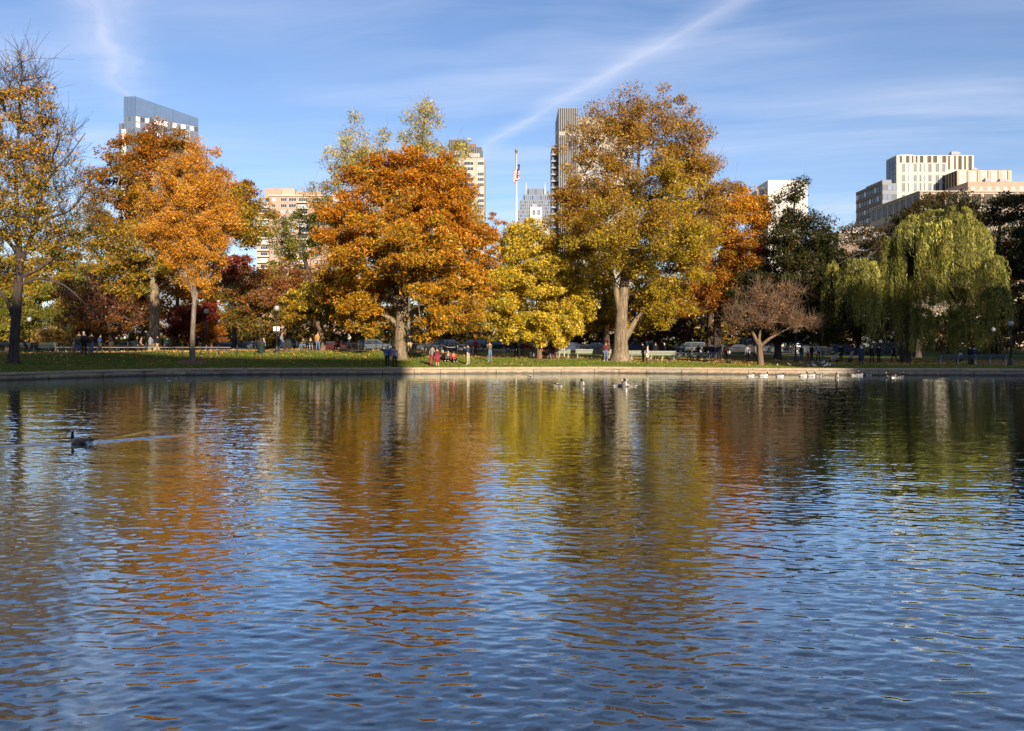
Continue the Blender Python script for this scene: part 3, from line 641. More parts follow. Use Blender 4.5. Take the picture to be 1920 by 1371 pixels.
tree('crabapple_tree', 'small yellow tree on a snaking sunlit trunk beside strolling people', (604, 656), [(604, 656, 6), (607, 640, 4.6), (600, 620, 4.6), (596, 604, 4.4), (600, 586, 3.8), (604, 560, 2.6), (600, 530, 1.4)],
     [(590, 560, 50, 28), (620, 545, 36, 28), (560, 575, 32, 22), (610, 580, 36, 20), (645, 585, 24, 30)], ('yellow', 'gold_green'), 110, 11500, leaf=0.24, crad=0.7, flat=0.55, barkk='brown', twigs=2, flare=0.3)
tree('maple_tree', 'copper orange maple crowding the right shoulder of the tall elm', (1345, 655), [(1345, 655, 8), (1345, 600, 6.5), (1350, 540, 5), (1360, 460, 3), (1365, 400, 1.5)],
     [(1380, 430, 62, 72), (1340, 480, 56, 70), (1400, 500, 46, 50), (1420, 400, 28, 40), (1310, 560, 60, 36), (1380, 380, 40, 30), (1360, 545, 50, 30)], ('copper', 'rust'), 240, 30000, leaf=0.30, crad=1.05, flat=0.6, barkk='dark', twigs=1, shell=0.4, D=96)
tree('maple_tree', 'golden yellow tree with shaggy brown trunk half hidden behind the elm', (1138, 664), [(1138, 664, 7.5), (1137, 640, 6.3), (1136, 610, 5.6), (1134, 560, 4), (1130, 520, 2)],
     [(1125, 570, 42, 40), (1150, 595, 34, 26), (1100, 540, 36, 40), (1105, 600, 26, 22)], ('yellow', 'orange_low'), 110, 11000, leaf=0.28, crad=0.8, barkk='brown', twigs=1, D=92)
tree('oak_tree', 'dark green tree with a thin bare spire between elm and willow', (1458, 681), [(1458, 681, 7), (1459, 640, 6), (1464, 560, 5), (1478, 470, 3.6), (1488, 400, 2.2), (1492, 340, 1)],
     [(1490, 400, 30, 40), (1500, 460, 66, 46), (1475, 520, 80, 60), (1530, 450, 34, 52), (1490, 590, 90, 50), (1420, 560, 60, 60), (1550, 560, 50, 60), (1492, 350, 14, 22), (1550, 490, 26, 30)],
     ('dark',), 300, 36000, leaf=0.32, crad=1.15, barkk='dark', twigs=2, twig_len=1.6, shell=0.25, D=93)
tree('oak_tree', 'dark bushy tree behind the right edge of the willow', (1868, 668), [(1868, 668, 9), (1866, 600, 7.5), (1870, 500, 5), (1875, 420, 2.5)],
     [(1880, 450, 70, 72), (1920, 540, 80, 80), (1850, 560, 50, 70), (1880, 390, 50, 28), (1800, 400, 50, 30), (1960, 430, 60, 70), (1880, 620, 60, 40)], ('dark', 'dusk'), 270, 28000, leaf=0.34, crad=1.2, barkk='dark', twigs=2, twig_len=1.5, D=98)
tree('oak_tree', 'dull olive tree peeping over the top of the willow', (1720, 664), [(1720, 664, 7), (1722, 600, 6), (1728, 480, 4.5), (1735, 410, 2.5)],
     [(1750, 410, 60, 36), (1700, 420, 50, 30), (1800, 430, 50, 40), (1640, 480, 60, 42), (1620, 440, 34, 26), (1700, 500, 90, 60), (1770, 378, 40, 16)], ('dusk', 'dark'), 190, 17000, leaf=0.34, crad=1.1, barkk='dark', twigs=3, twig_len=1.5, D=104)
# understory and back rows
tree('maple_tree', 'crimson tree glowing behind the amber maple', (362, 646), [(362, 646, 4), (363, 620, 3), (366, 590, 2)], [(360, 600, 40, 28), (345, 615, 30, 22), (385, 590, 24, 20)], ('red',), 80, 8000, leaf=0.26, crad=0.7, barkk='dark', D=97)
tree('maple_tree', 'bright scarlet treetop beyond the lamp post near the amber maple', (440, 648), [(440, 648, 5), (440, 590, 4), (441, 530, 2.4)], [(442, 500, 34, 22), (420, 515, 26, 16), (455, 535, 36, 22)], ('red', 'redbrown'), 80, 7500, leaf=0.3, crad=0.9, barkk='dark', D=112)
tree('maple_tree', 'brick-red maple between the amber tree and the tall lamp with signs', (488, 649), [(488, 649, 6), (487, 600, 4.5), (490, 560, 3)], [(490, 545, 62, 40), (455, 580, 46, 34), (530, 565, 40, 34), (495, 600, 66, 26), (540, 520, 30, 24)], ('redbrown', 'mixed'), 170, 17000, leaf=0.29, crad=0.95, barkk='dark', D=102, twigs=2)
tree('crabapple_tree', 'purplish bare-limbed tree arching over walkers on the left path', (208, 650), [(208, 650, 5), (209, 625, 4.2), (212, 600, 3.5), (215, 560, 2)], [(205, 560, 70, 40), (150, 570, 50, 34), (250, 570, 46, 36), (200, 600, 80, 18), (220, 520, 50, 26)], ('plum', 'redbrown'), 170, 9500, leaf=0.26, crad=0.8, barkk='dark', twigs=8, twig_len=1.4, D=92,
     limbs=[[(209, 625, 3.4), (200, 600, 3), (185, 592, 2.6), (168, 594, 2), (150, 600, 1.2)]])
tree('ginkgo_tree', 'yellow-green tree far behind the dark forked trunk', (132, 650), [(132, 650, 6), (132, 590, 5), (133, 520, 3)], [(110, 520, 70, 52), (60, 570, 60, 46), (140, 560, 60, 40), (100, 600, 70, 24), (30, 590, 40, 40), (150, 490, 50, 36)], ('gold_green', 'olive'), 200, 20000, leaf=0.30, crad=1.0, barkk='dark', D=108, twigs=2)
tree('japanese_maple', 'straw-gold mounded shrub behind the slatted bench', (95, 648), [(95, 648, 3), (95, 640, 2.4), (96, 632, 1.6)], [(95, 630, 30, 15), (75, 636, 18, 9), (117, 637, 18, 9)], ('straw',), 60, 5500, leaf=0.2, crad=0.5, flat=0.45, barkk='brown', D=86)
tree('japanese_maple', 'orange-red domed shrub beside the amber maple trunk', (396, 650), [(396, 650, 2.6), (396, 640, 2), (396, 630, 1.5)], [(395, 620, 24, 16), (382, 630, 14, 12), (410, 630, 14, 12)], ('rust', 'redbrown'), 60, 5500, leaf=0.2, crad=0.45, flat=0.5, barkk='brown', D=86)
tree('japanese_maple', 'fiery orange shrub under the arching bare limb', (175, 651), [(175, 651, 2.6), (175, 640, 2), (175, 632, 1.4)], [(172, 618, 24, 18), (158, 630, 16, 12), (190, 628, 14, 14)], ('orange', 'redbrown'), 55, 4500, leaf=0.22, crad=0.5, barkk='dark', D=98)
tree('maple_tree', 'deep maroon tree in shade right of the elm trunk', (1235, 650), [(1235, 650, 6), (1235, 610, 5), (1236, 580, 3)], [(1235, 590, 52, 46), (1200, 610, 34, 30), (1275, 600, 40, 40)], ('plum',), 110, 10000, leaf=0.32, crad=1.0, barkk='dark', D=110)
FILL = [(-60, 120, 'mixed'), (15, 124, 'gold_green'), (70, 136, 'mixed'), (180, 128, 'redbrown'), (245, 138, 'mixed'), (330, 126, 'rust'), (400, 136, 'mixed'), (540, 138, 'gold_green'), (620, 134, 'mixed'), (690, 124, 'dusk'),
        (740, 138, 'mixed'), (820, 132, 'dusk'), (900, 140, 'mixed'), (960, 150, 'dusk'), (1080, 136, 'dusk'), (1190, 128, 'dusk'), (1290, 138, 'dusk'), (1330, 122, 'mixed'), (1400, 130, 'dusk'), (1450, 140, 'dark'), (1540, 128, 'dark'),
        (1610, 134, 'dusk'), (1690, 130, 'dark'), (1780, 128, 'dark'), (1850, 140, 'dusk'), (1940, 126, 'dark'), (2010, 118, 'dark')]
FTOP = [430, 470, 480, 500, 490, 470, 480, 470, 500, 480, 470, 480, 470, 480, 520, 500, 480, 470, 470, 450, 470, 470, 450, 440, 430, 420, 430]
SIDE = ['second', 'third', 'fourth', 'fifth', 'sixth', 'seventh', 'eighth', 'ninth', 'tenth', 'eleventh', 'twelfth', 'thirteenth', 'fourteenth', 'fifteenth', 'sixteenth', 'seventeenth', 'eighteenth', 'nineteenth', 'twentieth',
        'twenty-first', 'twenty-second', 'twenty-third', 'twenty-fourth', 'twenty-fifth', 'twenty-sixth', 'twenty-seventh']
HUE = dict(mixed='brown and olive', gold_green='gold and green', redbrown='russet', rust='rust-coloured', dusk='dim brownish', dark='shadowy dark green')
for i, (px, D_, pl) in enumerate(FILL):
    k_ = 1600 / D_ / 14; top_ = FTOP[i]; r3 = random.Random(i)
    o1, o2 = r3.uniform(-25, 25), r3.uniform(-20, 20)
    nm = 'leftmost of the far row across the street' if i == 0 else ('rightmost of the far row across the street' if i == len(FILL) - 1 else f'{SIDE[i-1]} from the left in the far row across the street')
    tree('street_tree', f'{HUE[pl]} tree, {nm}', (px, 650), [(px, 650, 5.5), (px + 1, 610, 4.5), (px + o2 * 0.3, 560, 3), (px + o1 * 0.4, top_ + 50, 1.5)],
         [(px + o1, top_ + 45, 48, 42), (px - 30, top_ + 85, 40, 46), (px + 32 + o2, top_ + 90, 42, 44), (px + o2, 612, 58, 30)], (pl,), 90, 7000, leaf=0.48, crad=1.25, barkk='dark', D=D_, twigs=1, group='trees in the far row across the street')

# ------------------------------------------------------------------ buildings beyond the park
def glass_mat(name, col, rough=0.3, metal=0.0, spec=0.25):
    if name in MATS: return MATS[name]
    m = bpy.data.materials.new(name); m.use_nodes = True; t = NT(m.node_tree); b = t.n['Principled BSDF']
    oi = t.node('ShaderNodeObjectInfo').outputs['Random']
    t.put(b.inputs['Base Color'], t.mix(t.math('MULTIPLY', oi, 0.6), col, tuple(min(1, c * 1.8 + 0.02) for c in col)))
    b.inputs['Roughness'].default_value = rough; b.inputs['Metallic'].default_value = metal; b.inputs['Specular IOR Level'].default_value = spec
    MATS[name] = m; return m
g_dark = glass_mat('glass_dark', (0.035, 0.045, 0.06)); g_blue = glass_mat('glass_blue', (0.075, 0.11, 0.18), 0.3); g_pale = glass_mat('glass_pale', (0.30, 0.34, 0.40), 0.3)
m_frame = mat('window_frame', (0.55, 0.52, 0.48), 0.6); m_dframe = mat('window_frame_dark', (0.07, 0.07, 0.075), 0.5)
m_cream = mat('stone_cream', (0.53, 0.485, 0.43), 0.9, 0.2, vary=0.10, vscale=0.25); m_beige = mat('stone_beige', (0.46, 0.375, 0.29), 0.9, 0.2, vary=0.12, vscale=0.3)
m_pink = mat('brick_pink', (0.44, 0.30, 0.225), 0.9, 0.2, vary=0.15, vscale=0.4); m_white = mat('panel_white', (0.60, 0.57, 0.53), 0.8, 0.2, vary=0.05, vscale=0.2)
m_slab = mat('balcony_slab', (0.66, 0.60, 0.52), 0.8); m_bronze = mat('bronze_rib', (0.05, 0.045, 0.042), 0.5); m_grey = mat('panel_grey', (0.30, 0.32, 0.36), 0.6, vary=0.1)
m_slate = mat('panel_slate', (0.16, 0.185, 0.22), 0.5); m_brown = mat('brick_brown', (0.23, 0.17, 0.13), 0.9, vary=0.2); m_tan = mat('panel_tan', (0.52, 0.40, 0.28), 0.85, vary=0.08)
WIN = {}
def win_mesh(w_, h_, fr, gl, mull, fm):
    key = (round(w_, 2), round(h_, 2), fr, gl.name, mull, fm.name)
    if key in WIN: return WIN[key]
    m = MB(); f = fr                                    # local x across, z up, front faces -y
    m.box(0, w_, -0.10, 0.02, 0, f, 0); m.box(0, w_, -0.10, 0.02, h_ - f, h_, 0)
    m.box(0, f, -0.10, 0.02, f, h_ - f, 0); m.box(w_ - f, w_, -0.10, 0.02, f, h_ - f, 0)
    for i in range(mull):
        x = f + (w_ - 2 * f) * (i + 1) / (mull + 1); m.box(x - f * 0.35, x + f * 0.35, -0.09, 0.02, f, h_ - f, 0)
    m.add([(f, -0.035, f), (w_ - f, -0.035, f), (w_ - f, -0.035, h_ - f), (f, -0.035, h_ - f)], [(0, 1, 2, 3)], 1)
    WIN[key] = m.mesh('window', [fm, gl]); return WIN[key]
class Face:
    """a plan line a->b seen from outside (a at the viewer's left); local u metres along it"""
    def __init__(s, root, a, b_): s.root, s.a = root, Vector((a[0], a[1], 0)); d = Vector((b_[0] - a[0], b_[1] - a[1], 0)); s.len = d.length; s.ang = math.atan2(d.y, d.x); s.u = d.normalized(); s.n = Vector((s.u.y, -s.u.x, 0))
    def put(s, name, me, u, z, out=0.0):
        o = link(name, me, s.root); p = s.a + s.u * u + s.n * out; o.location = Vector((p.x, p.y, z)) - s.root.location; o.rotation_euler = (0, 0, s.ang); return o
    def window(s, u0, u1, z0, z1, gl=None, fr=0.12, mull=0, fm=None, out=0.0, name='window'):
        return s.put(name, win_mesh(u1 - u0, z1 - z0, fr, gl or g_dark, mull, fm or m_frame), u0, z0, out)
    def slab(s, name, u0, u1, z0, z1, depth, m, back=0.0):
        b_ = MB(); b_.box(0, u1 - u0, -depth, back, 0, z1 - z0); return s.put(name, b_.mesh(name, [m]), u0, z0)
def front(root, D, pxa, pxb): return Face(root, (GX(pxa, D), D), (GX(pxb, D), D))
def upx(D, px, pxa): return (px - pxa) * D / F
def bld(name, label, x, y, parts, cat='building'):
    root = tag(empty(name, (x, y, 0)), label, cat)
    for nm, pts, z0, z1, m in parts:
        b_ = MB(); b_.prism([(p[0] - x, p[1] - y) for p in pts], z0, z1); b_.build(nm, [m], root)
    return root
def rect(xa, xb, ya, yb): return [(xa, ya), (xb, ya), (xb, yb), (xa, yb)]

# glass tower at the left, sloping screen at its crown
A_, B_, C_ = (-220.6, 500), (-193.3, 526), (-228.2, 501.5)
zb = 133.7
r1 = bld('glass_tower', 'tall blue glass tower with sloping crown above the orange oak', -215, 515,
         [('wall', [C_, A_, B_, (-203, 545), (-232, 528)], 0, zb, m_slate),
          ('wall', [(-231.8, 503.0), (-229.4, 502.6), (-230, 512), (-233, 512)], 0, 130.0, m_slate)])
b_ = MB(); b_.box(0, 2.5, -0.5, 3, 0, 126); p_ = b_.build('pier', [m_white], r1); p_.location = (-229.0 + 215, 501.0 - 515, 0); 
fAB = Face(r1, A_, B_); fCA = Face(r1, C_, A_); L = fAB.len
m_screen = mat('glass_screen', (0.10, 0.16, 0.29), 0.35, 0.3, vary=0.12, vscale=0.3)
ztA, ztB = 145.0, 138.9
def screen_panel(face, u0, u1, zA, zB, L_, z0):
    m = MB(); za = zA + (zB - zA) * u0 / L_; zc = zA + (zB - zA) * u1 / L_
    m.add([(0, -0.1, 0), (u1 - u0, -0.1, 0), (u1 - u0, -0.1, zc - z0), (0, -0.1, za - z0), (0, 0.3, 0), (u1 - u0, 0.3, 0), (u1 - u0, 0.3, zc - z0), (0, 0.3, za - z0)],
          [(0, 1, 2, 3), (5, 4, 7, 6), (3, 2, 6, 7), (1, 5, 6, 2), (4, 0, 3, 7), (4, 5, 1, 0)])
    return face.put('screen_panel', m.mesh('screen_panel', [m_screen]), u0, z0)
cuts = [0, .30, .325, .575, .60, .84, .86, 1.0]
for i in range(7):
    z0 = zb + 0.02
    screen_panel(fAB, cuts[i] * L + 0.05, cuts[i + 1] * L - 0.05, ztA, ztB, L, z0)
for i in range(3): screen_panel(fCA, fCA.len * i / 3 + 0.05, fCA.len * (i + 1) / 3 - 0.05, 145.3, 145.0, fCA.len, zb + 0.02)
g_lit = glass_mat('glass_white_lit', (0.55, 0.58, 0.62), 0.35, 0, 0.4)  # white-lit look of some panes is put into the glass colour
r1s = random.Random(4)
for fl in range(13):
    z0 = zb - 3.5 * (fl + 1)
    for c in range(14):
        g = g_lit if (fl == 0 and c % 2 == 0) or r1s.random() < 0.18 else (g_dark if r1s.random() < 0.25 else g_blue)
        fAB.window(L * c / 14 + 0.1, L * (c + 1) / 14 - 0.1, z0 + 0.25, z0 + 3.3, g, 0.16, 1, m_frame if c in (9, 10, 11) else m_slate)
    for c in range(3): fCA.window(fCA.len * c / 3 + 0.1, fCA.len * (c + 1) / 3 - 0.1, z0 + 0.25, z0 + 3.3, g_blue, 0.16, 1, m_slate)
    if 1 < fl < 9:
        fAB.slab('balcony', L * 0.70, L * 0.80, z0 - 0.1, z0 + 0.9, 1.2, m_slab)
fl2 = Face(r1, (-231.8, 503.0), (-229.4, 502.6))
for fl in range(12): fl2.window(0.1, 2.3, 126.4 - 3.5 * fl, 129.4 - 3.5 * fl, g_blue, 0.15, 1, m_slate)

# beige apartment block with balconies
D2 = 420; r2 = bld('apartment_block', 'beige brick apartment block with stacked balconies between oak and beech', GX(560, D2), D2 + 12,
    [('wall', rect(GX(505, D2), GX(650, D2), D2, D2 + 22), 0, GZ(368, D2), m_pink), ('penthouse', rect(GX(494, D2), GX(545, D2), D2 + 2, D2 + 18), GZ(372, D2), GZ(352, D2), m_pink),
     ('penthouse', rect(GX(527, D2), GX(552, D2), D2 + 0.8, D2 + 15), GZ(370, D2), GZ(353.5, D2), m_beige), ('penthouse', rect(GX(552, D2) + 0.1, GX(600, D2), D2 + 2.4, D2 + 18), GZ(370, D2), GZ(357, D2), m_pink),
     ('wall', rect(GX(478, D2), GX(505, D2) - 0.05, D2 + 3, D2 + 20), 0, GZ(377, D2), m_beige), ('cornice', rect(GX(504, D2), GX(651, D2), D2 - 0.6, D2 + 1), GZ(368, D2) + 0.01, GZ(366, D2), m_slab)])
f2 = front(r2, D2, 505, 650); f2b = Face(r2, (GX(478, D2), D2 + 3), (GX(505, D2), D2 + 3))
for rw in range(16):
    z1 = GZ(371, D2) - 3.02 * rw; z0 = z1 - 1.75
    for a, b__ in ((510, 517), (526, 538), (541, 556), (590, 602), (606, 618), (624, 632)):
        f2.window(upx(D2, a, 505), upx(D2, b__, 505), z0, z1, g_dark if (rw * 7 + a) % 3 else g_pale, 0.14, 2 if b__ - a > 8 else 1)
    for a, b__ in ((560, 577), (636, 648)):
        f2.window(upx(D2, a, 505), upx(D2, b__, 505), z0 - 0.5, z1, g_dark if (rw + a) % 3 else g_pale, 0.14, 3)
        f2.slab('balcony', upx(D2, a - 2, 505), upx(D2, b__ + 2, 505), z0 - 0.85, z0 - 0.3, 1.6, m_slab)
    f2b.window(upx(D2, 485, 478), upx(D2, 499, 478), z0 - 2.4, z1 - 2.2, g_dark if rw % 3 else g_pale, 0.14, 2); f2b.slab('balcony', upx(D2, 481, 478), upx(D2, 503, 478), z0 - 2.9, z0 - 2.35, 1.5, m_slab)
for a in (519.5, 539.5): f2.slab('pier', upx(D2, a, 505), upx(D2, a + 1.6, 505), 20, GZ(382, D2), 0.35, m_beige)

# cream tower with dark crown
D3 = 500; r3 = bld('residential_tower', 'cream tower with dark ribbed crown, half hidden by the beech', GX(870, D3), D3 + 15,
    [('wall', rect(GX(815, D3), GX(908, D3), D3, D3 + 25), 0, GZ(296, D3), m_beige), ('crown_block', rect(GX(840, D3), GX(874, D3), D3 + 3, D3 + 20), GZ(296, D3), GZ(260, D3), m_bronze),
     ('crown_block', rect(GX(876, D3), GX(891, D3), D3 + 8, D3 + 18), GZ(296, D3), GZ(264, D3), m_brown), ('crown_block', rect(GX(874.5, D3), GX(903, D3), D3 + 4, D3 + 20), GZ(296, D3) + .01, GZ(273, D3), m_bronze)])
f3 = front(r3, D3, 815, 908)
for rw in range(22):
    z1 = GZ(303.5, D3) - 3.12 * rw; z0 = z1 - 2.0
    for a, b__ in ((822, 838), (846, 862), (870, 888), (895.5, 907.5)):
        f3.window(upx(D3, a, 815), upx(D3, b__, 815), z0, z1, g_dark if (rw * 5 + int(a)) % 4 else g_pale, 0.14, 2)
        f3.slab('spandrel', upx(D3, a, 815), upx(D3, b__, 815), z1 + 0.04, z1 + 1.05, 0.10, m_cream)
f3b = Face(r3, (GX(874.5, D3), D3 + 4), (GX(903, D3), D3 + 4)); f3c = Face(r3, (GX(840, D3), D3 + 3), (GX(874, D3), D3 + 3))
for c in range(9): f3b.slab('rib', 0.1 + c * 1.08, 0.35 + c * 1.08, GZ(296, D3) + .05, GZ(273, D3), 0.3, m_grey)
for c in range(6): f3b.slab('panel', 1.3 + c * 1.08, 2.1 + c * 1.08, GZ(292, D3), GZ(285, D3), 0.15, m_cream)
for c in range(9): f3c.slab('rib', 0.1 + c * 1.2, 0.35 + c * 1.2, GZ(296, D3) + .05, GZ(260, D3), 0.3, m_grey)
for c in range(5): f3c.slab('panel', 4 + c * 1.2, 4.9 + c * 1.2, GZ(288, D3), GZ(278, D3), 0.15, m_cream)

# stepped grey glass tower with twin masts
D4 = 700; r4 = bld('stepped_tower', 'stepped grey glass tower with twin masts behind the flagpole', GX(1005, D4), D4 + 15,
    [('tier', rect(GX(989, D4), GX(1021, D4), D4 + 6, D4 + 20), GZ(364, D4), GZ(351, D4), m_slate), ('tier', rect(GX(981, D4), GX(1036, D4), D4 + 4, D4 + 22), GZ(376, D4), GZ(363, D4), m_slate),
     ('tier', rect(GX(975, D4), GX(1042, D4), D4 + 2, D4 + 24), GZ(396, D4), GZ(374, D4), m_slate), ('tier', rect(GX(971, D4), GX(1048, D4), D4, D4 + 26), 0, GZ(393, D4), m_slate)])
for (a, b__, off, t0, t1, n, rws) in ((989, 1021, 6, 363, 352, 9, 1), (981, 1036, 4, 374, 364.5, 14, 1), (975, 1042, 2, 393, 376, 17, 3), (971, 1048, 0, 440, 395, 20, 7)):
    f4 = Face(r4, (GX(a, D4 + off), D4 + off), (GX(b__, D4 + off), D4 + off)); zt, zb_ = GZ(t1, D4), GZ(t0, D4)
    for i in range(n):
        for j in range(rws): f4.window(f4.len * i / n + 0.06, f4.len * (i + 1) / n - 0.06, zb_ + (zt - zb_) * j / rws + 0.1, zb_ + (zt - zb_) * (j + 1) / rws - 0.1, g_blue if (i * 3 + j) % 4 else g_dark, 0.22, 0, m_grey)
for px_ in (987, 1022.5):
    b_ = MB(); b_.tube([(0, 0, 0), (0, 0, GZ(338, D4) - GZ(364, D4))], [0.7, 0.12], 6); o = b_.build('mast', [m_white], r4); o.location = (GX(px_, D4) - r4.location.x, 8 - 15, GZ(364, D4))
D4b = 480; r4b = bld('white_tower', 'slim white office front with tall paired windows below the stepped tower', GX(1008, D4b), D4b + 8,
    [('wall', rect(GX(994, D4b), GX(1016, D4b), D4b, D4b + 16), 0, GZ(389, D4b), m_white), ('wall', rect(GX(1016, D4b) + .02, GX(1028, D4b), D4b + 1, D4b + 16), 0, GZ(419, D4b), m_white)])
f4 = front(r4b, D4b, 994, 1016)
for a in (998, 1007):
    f4.window(upx(D4b, a, 994), upx(D4b, a + 6, 994), GZ(404, D4b), GZ(393, D4b), g_blue, 0.2, 1)
    for j in range(7): f4.window(upx(D4b, a, 994), upx(D4b, a + 6, 994), GZ(418 + j * 10, D4b), GZ(409 + j * 10, D4b), g_blue, 0.2, 1)
f4 = Face(r4b, (GX(1016, D4b) + .02, D4b + 1), (GX(1028, D4b), D4b + 1))
for j in range(4): f4.window(1.0, 2.9, GZ(432 + j * 12, D4b), GZ(423 + j * 12, D4b), g_dark, 0.2, 1)

# dark ribbed tower with pale wing behind the elm
D5 = 360; r5 = bld('ribbed_tower', 'dark ribbed office tower with pale wing rising behind the tall elm', GX(1100, D5), D5 + 15,
    [('wall', rect(GX(1047, D5), GX(1083, D5), D5, D5 + 25), 0, GZ(203, D5), m_bronze), ('wall', rect(GX(1083, D5) + .02, GX(1188, D5), D5 + 3, D5 + 25), 0, GZ(216, D5), mat('panel_taupe', (0.36, 0.32, 0.27), 0.85, vary=0.1)),
     ('wall', rect(GX(1036, D5), GX(1047, D5) - .02, D5 + 4, D5 + 20), 0, GZ(268, D5), m_slate)])
f5 = front(r5, D5, 1047, 1083)
for c in range(9): f5.slab('rib', 0.2 + c * 0.9, 0.45 + c * 0.9, 0.5, GZ(203, D5) + 0.3, 0.35, m_grey)
for c in range(9): f5.slab('panel', 0.5 + c * 0.9, 1.05 + c * 0.9, GZ(254, D5), GZ(247, D5), 0.12, m_cream)
f5b = Face(r5, (GX(1083, D5) + .02, D5 + 3), (GX(1188, D5), D5 + 3))
for rw in range(14):
    z1 = GZ(243 + rw * 14.5, D5)
    for c in range(8): f5b.window(1.0 + c * 2.8, 3.2 + c * 2.8, z1 - 2.0, z1, g_dark if (c + rw) % 3 else g_pale, 0.14, 1)
    f5b.slab('cornice', 0.2, f5b.len - 0.2, z1 + 0.15, z1 + 0.4, 0.2, m_slab)
f5c = Face(r5, (GX(1036, D5 + 4), D5 + 4), (GX(1047, D5 + 4) - .02, D5 + 4))
for rw in range(16):
    z1 = GZ(272 + rw * 12.5, D5); f5c.slab('balcony', -0.6, f5c.len * 0.75, z1 - 0.9, z1 - 0.3, 1.3, m_grey); f5c.window(0.2, f5c.len - 0.2, z1 - 2.3, z1 - 0.95, g_dark, 0.1, 0, m_dframe)

# plain white block
D6 = 380; r6 = bld('white_block', 'plain white windowless block behind the dark spire tree', GX(1478, D6), D6 + 12,
    [('wall', rect(GX(1440, D6), GX(1514, D6), D6, D6 + 16), 0, GZ(338, D6), m_white), ('wall', rect(GX(1427, D6), GX(1440, D6) - .02, D6 + 6, D6 + 16), 0, GZ(352, D6), m_grey)])  # grey box stands for the shaded left side, shade put into its colour
f6 = front(r6, D6, 1440, 1514)
for a, y_ in ((1452, 372), (1458, 372), (1452, 384), (1458, 384), (1452, 396), (1458, 396)): f6.window(upx(D6, a, 1440), upx(D6, a + 4, 1440), GZ(y_ + 7, D6), GZ(y_, D6), g_dark, 0.12, 1)
fs = Face(r6, (GX(1440, D6), D6 + 16), (GX(1440, D6), D6))
for rw in range(5):
    for c in range(5): fs.window(1 + c * 2.8, 2.8 + c * 2.8, GZ(352 + rw * 14, D6) - 2, GZ(352 + rw * 14, D6), g_dark, 0.12)

# the complex at the right
Da = 330; ra = bld('office_block', 'pale stone office block with staggered tall windows, highest at the right', GX(1755, Da), Da + 15,
    [('wall', rect(GX(1681, Da), GX(1826, Da), Da, Da + 9), 0, GZ(291, Da), m_cream), ('roof_plant', rect(GX(1694, Da), GX(1719, Da), Da + 3, Da + 8), GZ(291, Da) + .01, GZ(287, Da), m_white)])
fa = front(ra, Da, 1681, 1826)
top_c = [(1687, 1691), (1699, 1705), (1710, 1712.5), (1717, 1720), (1725, 1731), (1739, 1746), (1750, 1757), (1767, 1774), (1778, 1781), (1789, 1792), (1797, 1803), (1808, 1811), (1816, 1822)]
low_c = [(1691, 1697), (1702, 1705), (1713, 1719), (1724, 1728), (1732, 1735), (1740, 1747), (1754, 1761), (1766, 1773), (1781, 1787), (1792, 1796), (1801, 1808), (1814, 1820)]
m_louv = mat('louvre_brown', (0.06, 0.042, 0.032), 0.7)
g_louv = glass_mat('louvre_glass', (0.045, 0.032, 0.026), 0.5, 0, 0.2)
for i, (a, b__) in enumerate(top_c): fa.window(upx(Da, a, 1681), upx(Da, b__, 1681), GZ(305 if i < 8 else 318, Da), GZ(292.5, Da), g_louv, 0.09, 1 if b__ - a > 4 else 0, m_louv, name='louvre')
for a, b__ in low_c:
    for y1_, y0_ in ((306.5, 323), (328, 341), (343, 360), (365, 378), (380, 395), (400, 415)):
        if not (a > 1778 and y1_ < 320): fa.window(upx(Da, a, 1681), upx(Da, b__, 1681), GZ(y0_, Da), GZ(y1_, Da), g_dark if (int(a) + int(y0_)) % 3 else g_blue, 0.10, 1 if b__ - a > 5 else 0)
fa2 = Face(ra, (GX(1681, Da), Da + 9), (GX(1681, Da), Da))
for j in range(8):
    for i in range(3): fa2.window(0.1 + i * 2.95, 2.95 + i * 2.95, GZ(303.5 + j * 10.5, Da), GZ(293.5 + j * 10.5, Da), g_blue, 0.14, 0, m_slate)
Db = 300; xb_ = GX(1655, Db); rb = bld('office_block', 'dark glass and brown block stepping back left of the pale office block', xb_ + 8, Db + 20,
    [('wall', rect(xb_, GX(1682, Db), Db, Db + 23), 0, GZ(344, Db), m_slate), ('roof_plant', rect(xb_ + 0.8, xb_ + 4, Db + 2, Db + 16), GZ(344, Db) + .01, GZ(335.5, Db), m_slate)])
fb = front(rb, Db, 1655, 1682)
for rw in range(9):
    z1 = GZ(346.5, Db) - 3.3 * rw
    for c in range(3): fb.window(0.15 + c * 1.62, 1.7 + c * 1.62, z1 - 1.9, z1, g_blue if (c + rw) % 3 else g_dark, 0.1, 0, m_slate)
fb2 = Face(rb, (xb_, Db + 23), (xb_, Db))
for rw in range(9):
    z1 = GZ(346.5, Db) - 3.3 * rw
    fb2.slab('spandrel', 0.05, fb2.len - 0.1, z1 + 0.1, z1 + 1.2, 0.18, m_brown)
    for c in range(10): fb2.window(0.15 + c * 2.25, 2.25 + c * 2.25, z1 - 1.95, z1, g_pale if (c * 5 + rw * 3) % 7 < 2 else g_dark, 0.12, 0, m_brown if c < 7 else m_slate)
Dc = 320; xc_ = GX(1795, Dc); rc = bld('louvred_block', 'beige rooftop block with broad pale panels at the right', xc_ + 8, Dc + 12,
    [('wall', rect(xc_, GX(1897, Dc), Dc, Dc + 16), 0, GZ(319.5, Dc), m_tan)])
fc = front(rc, Dc, 1795, 1897)
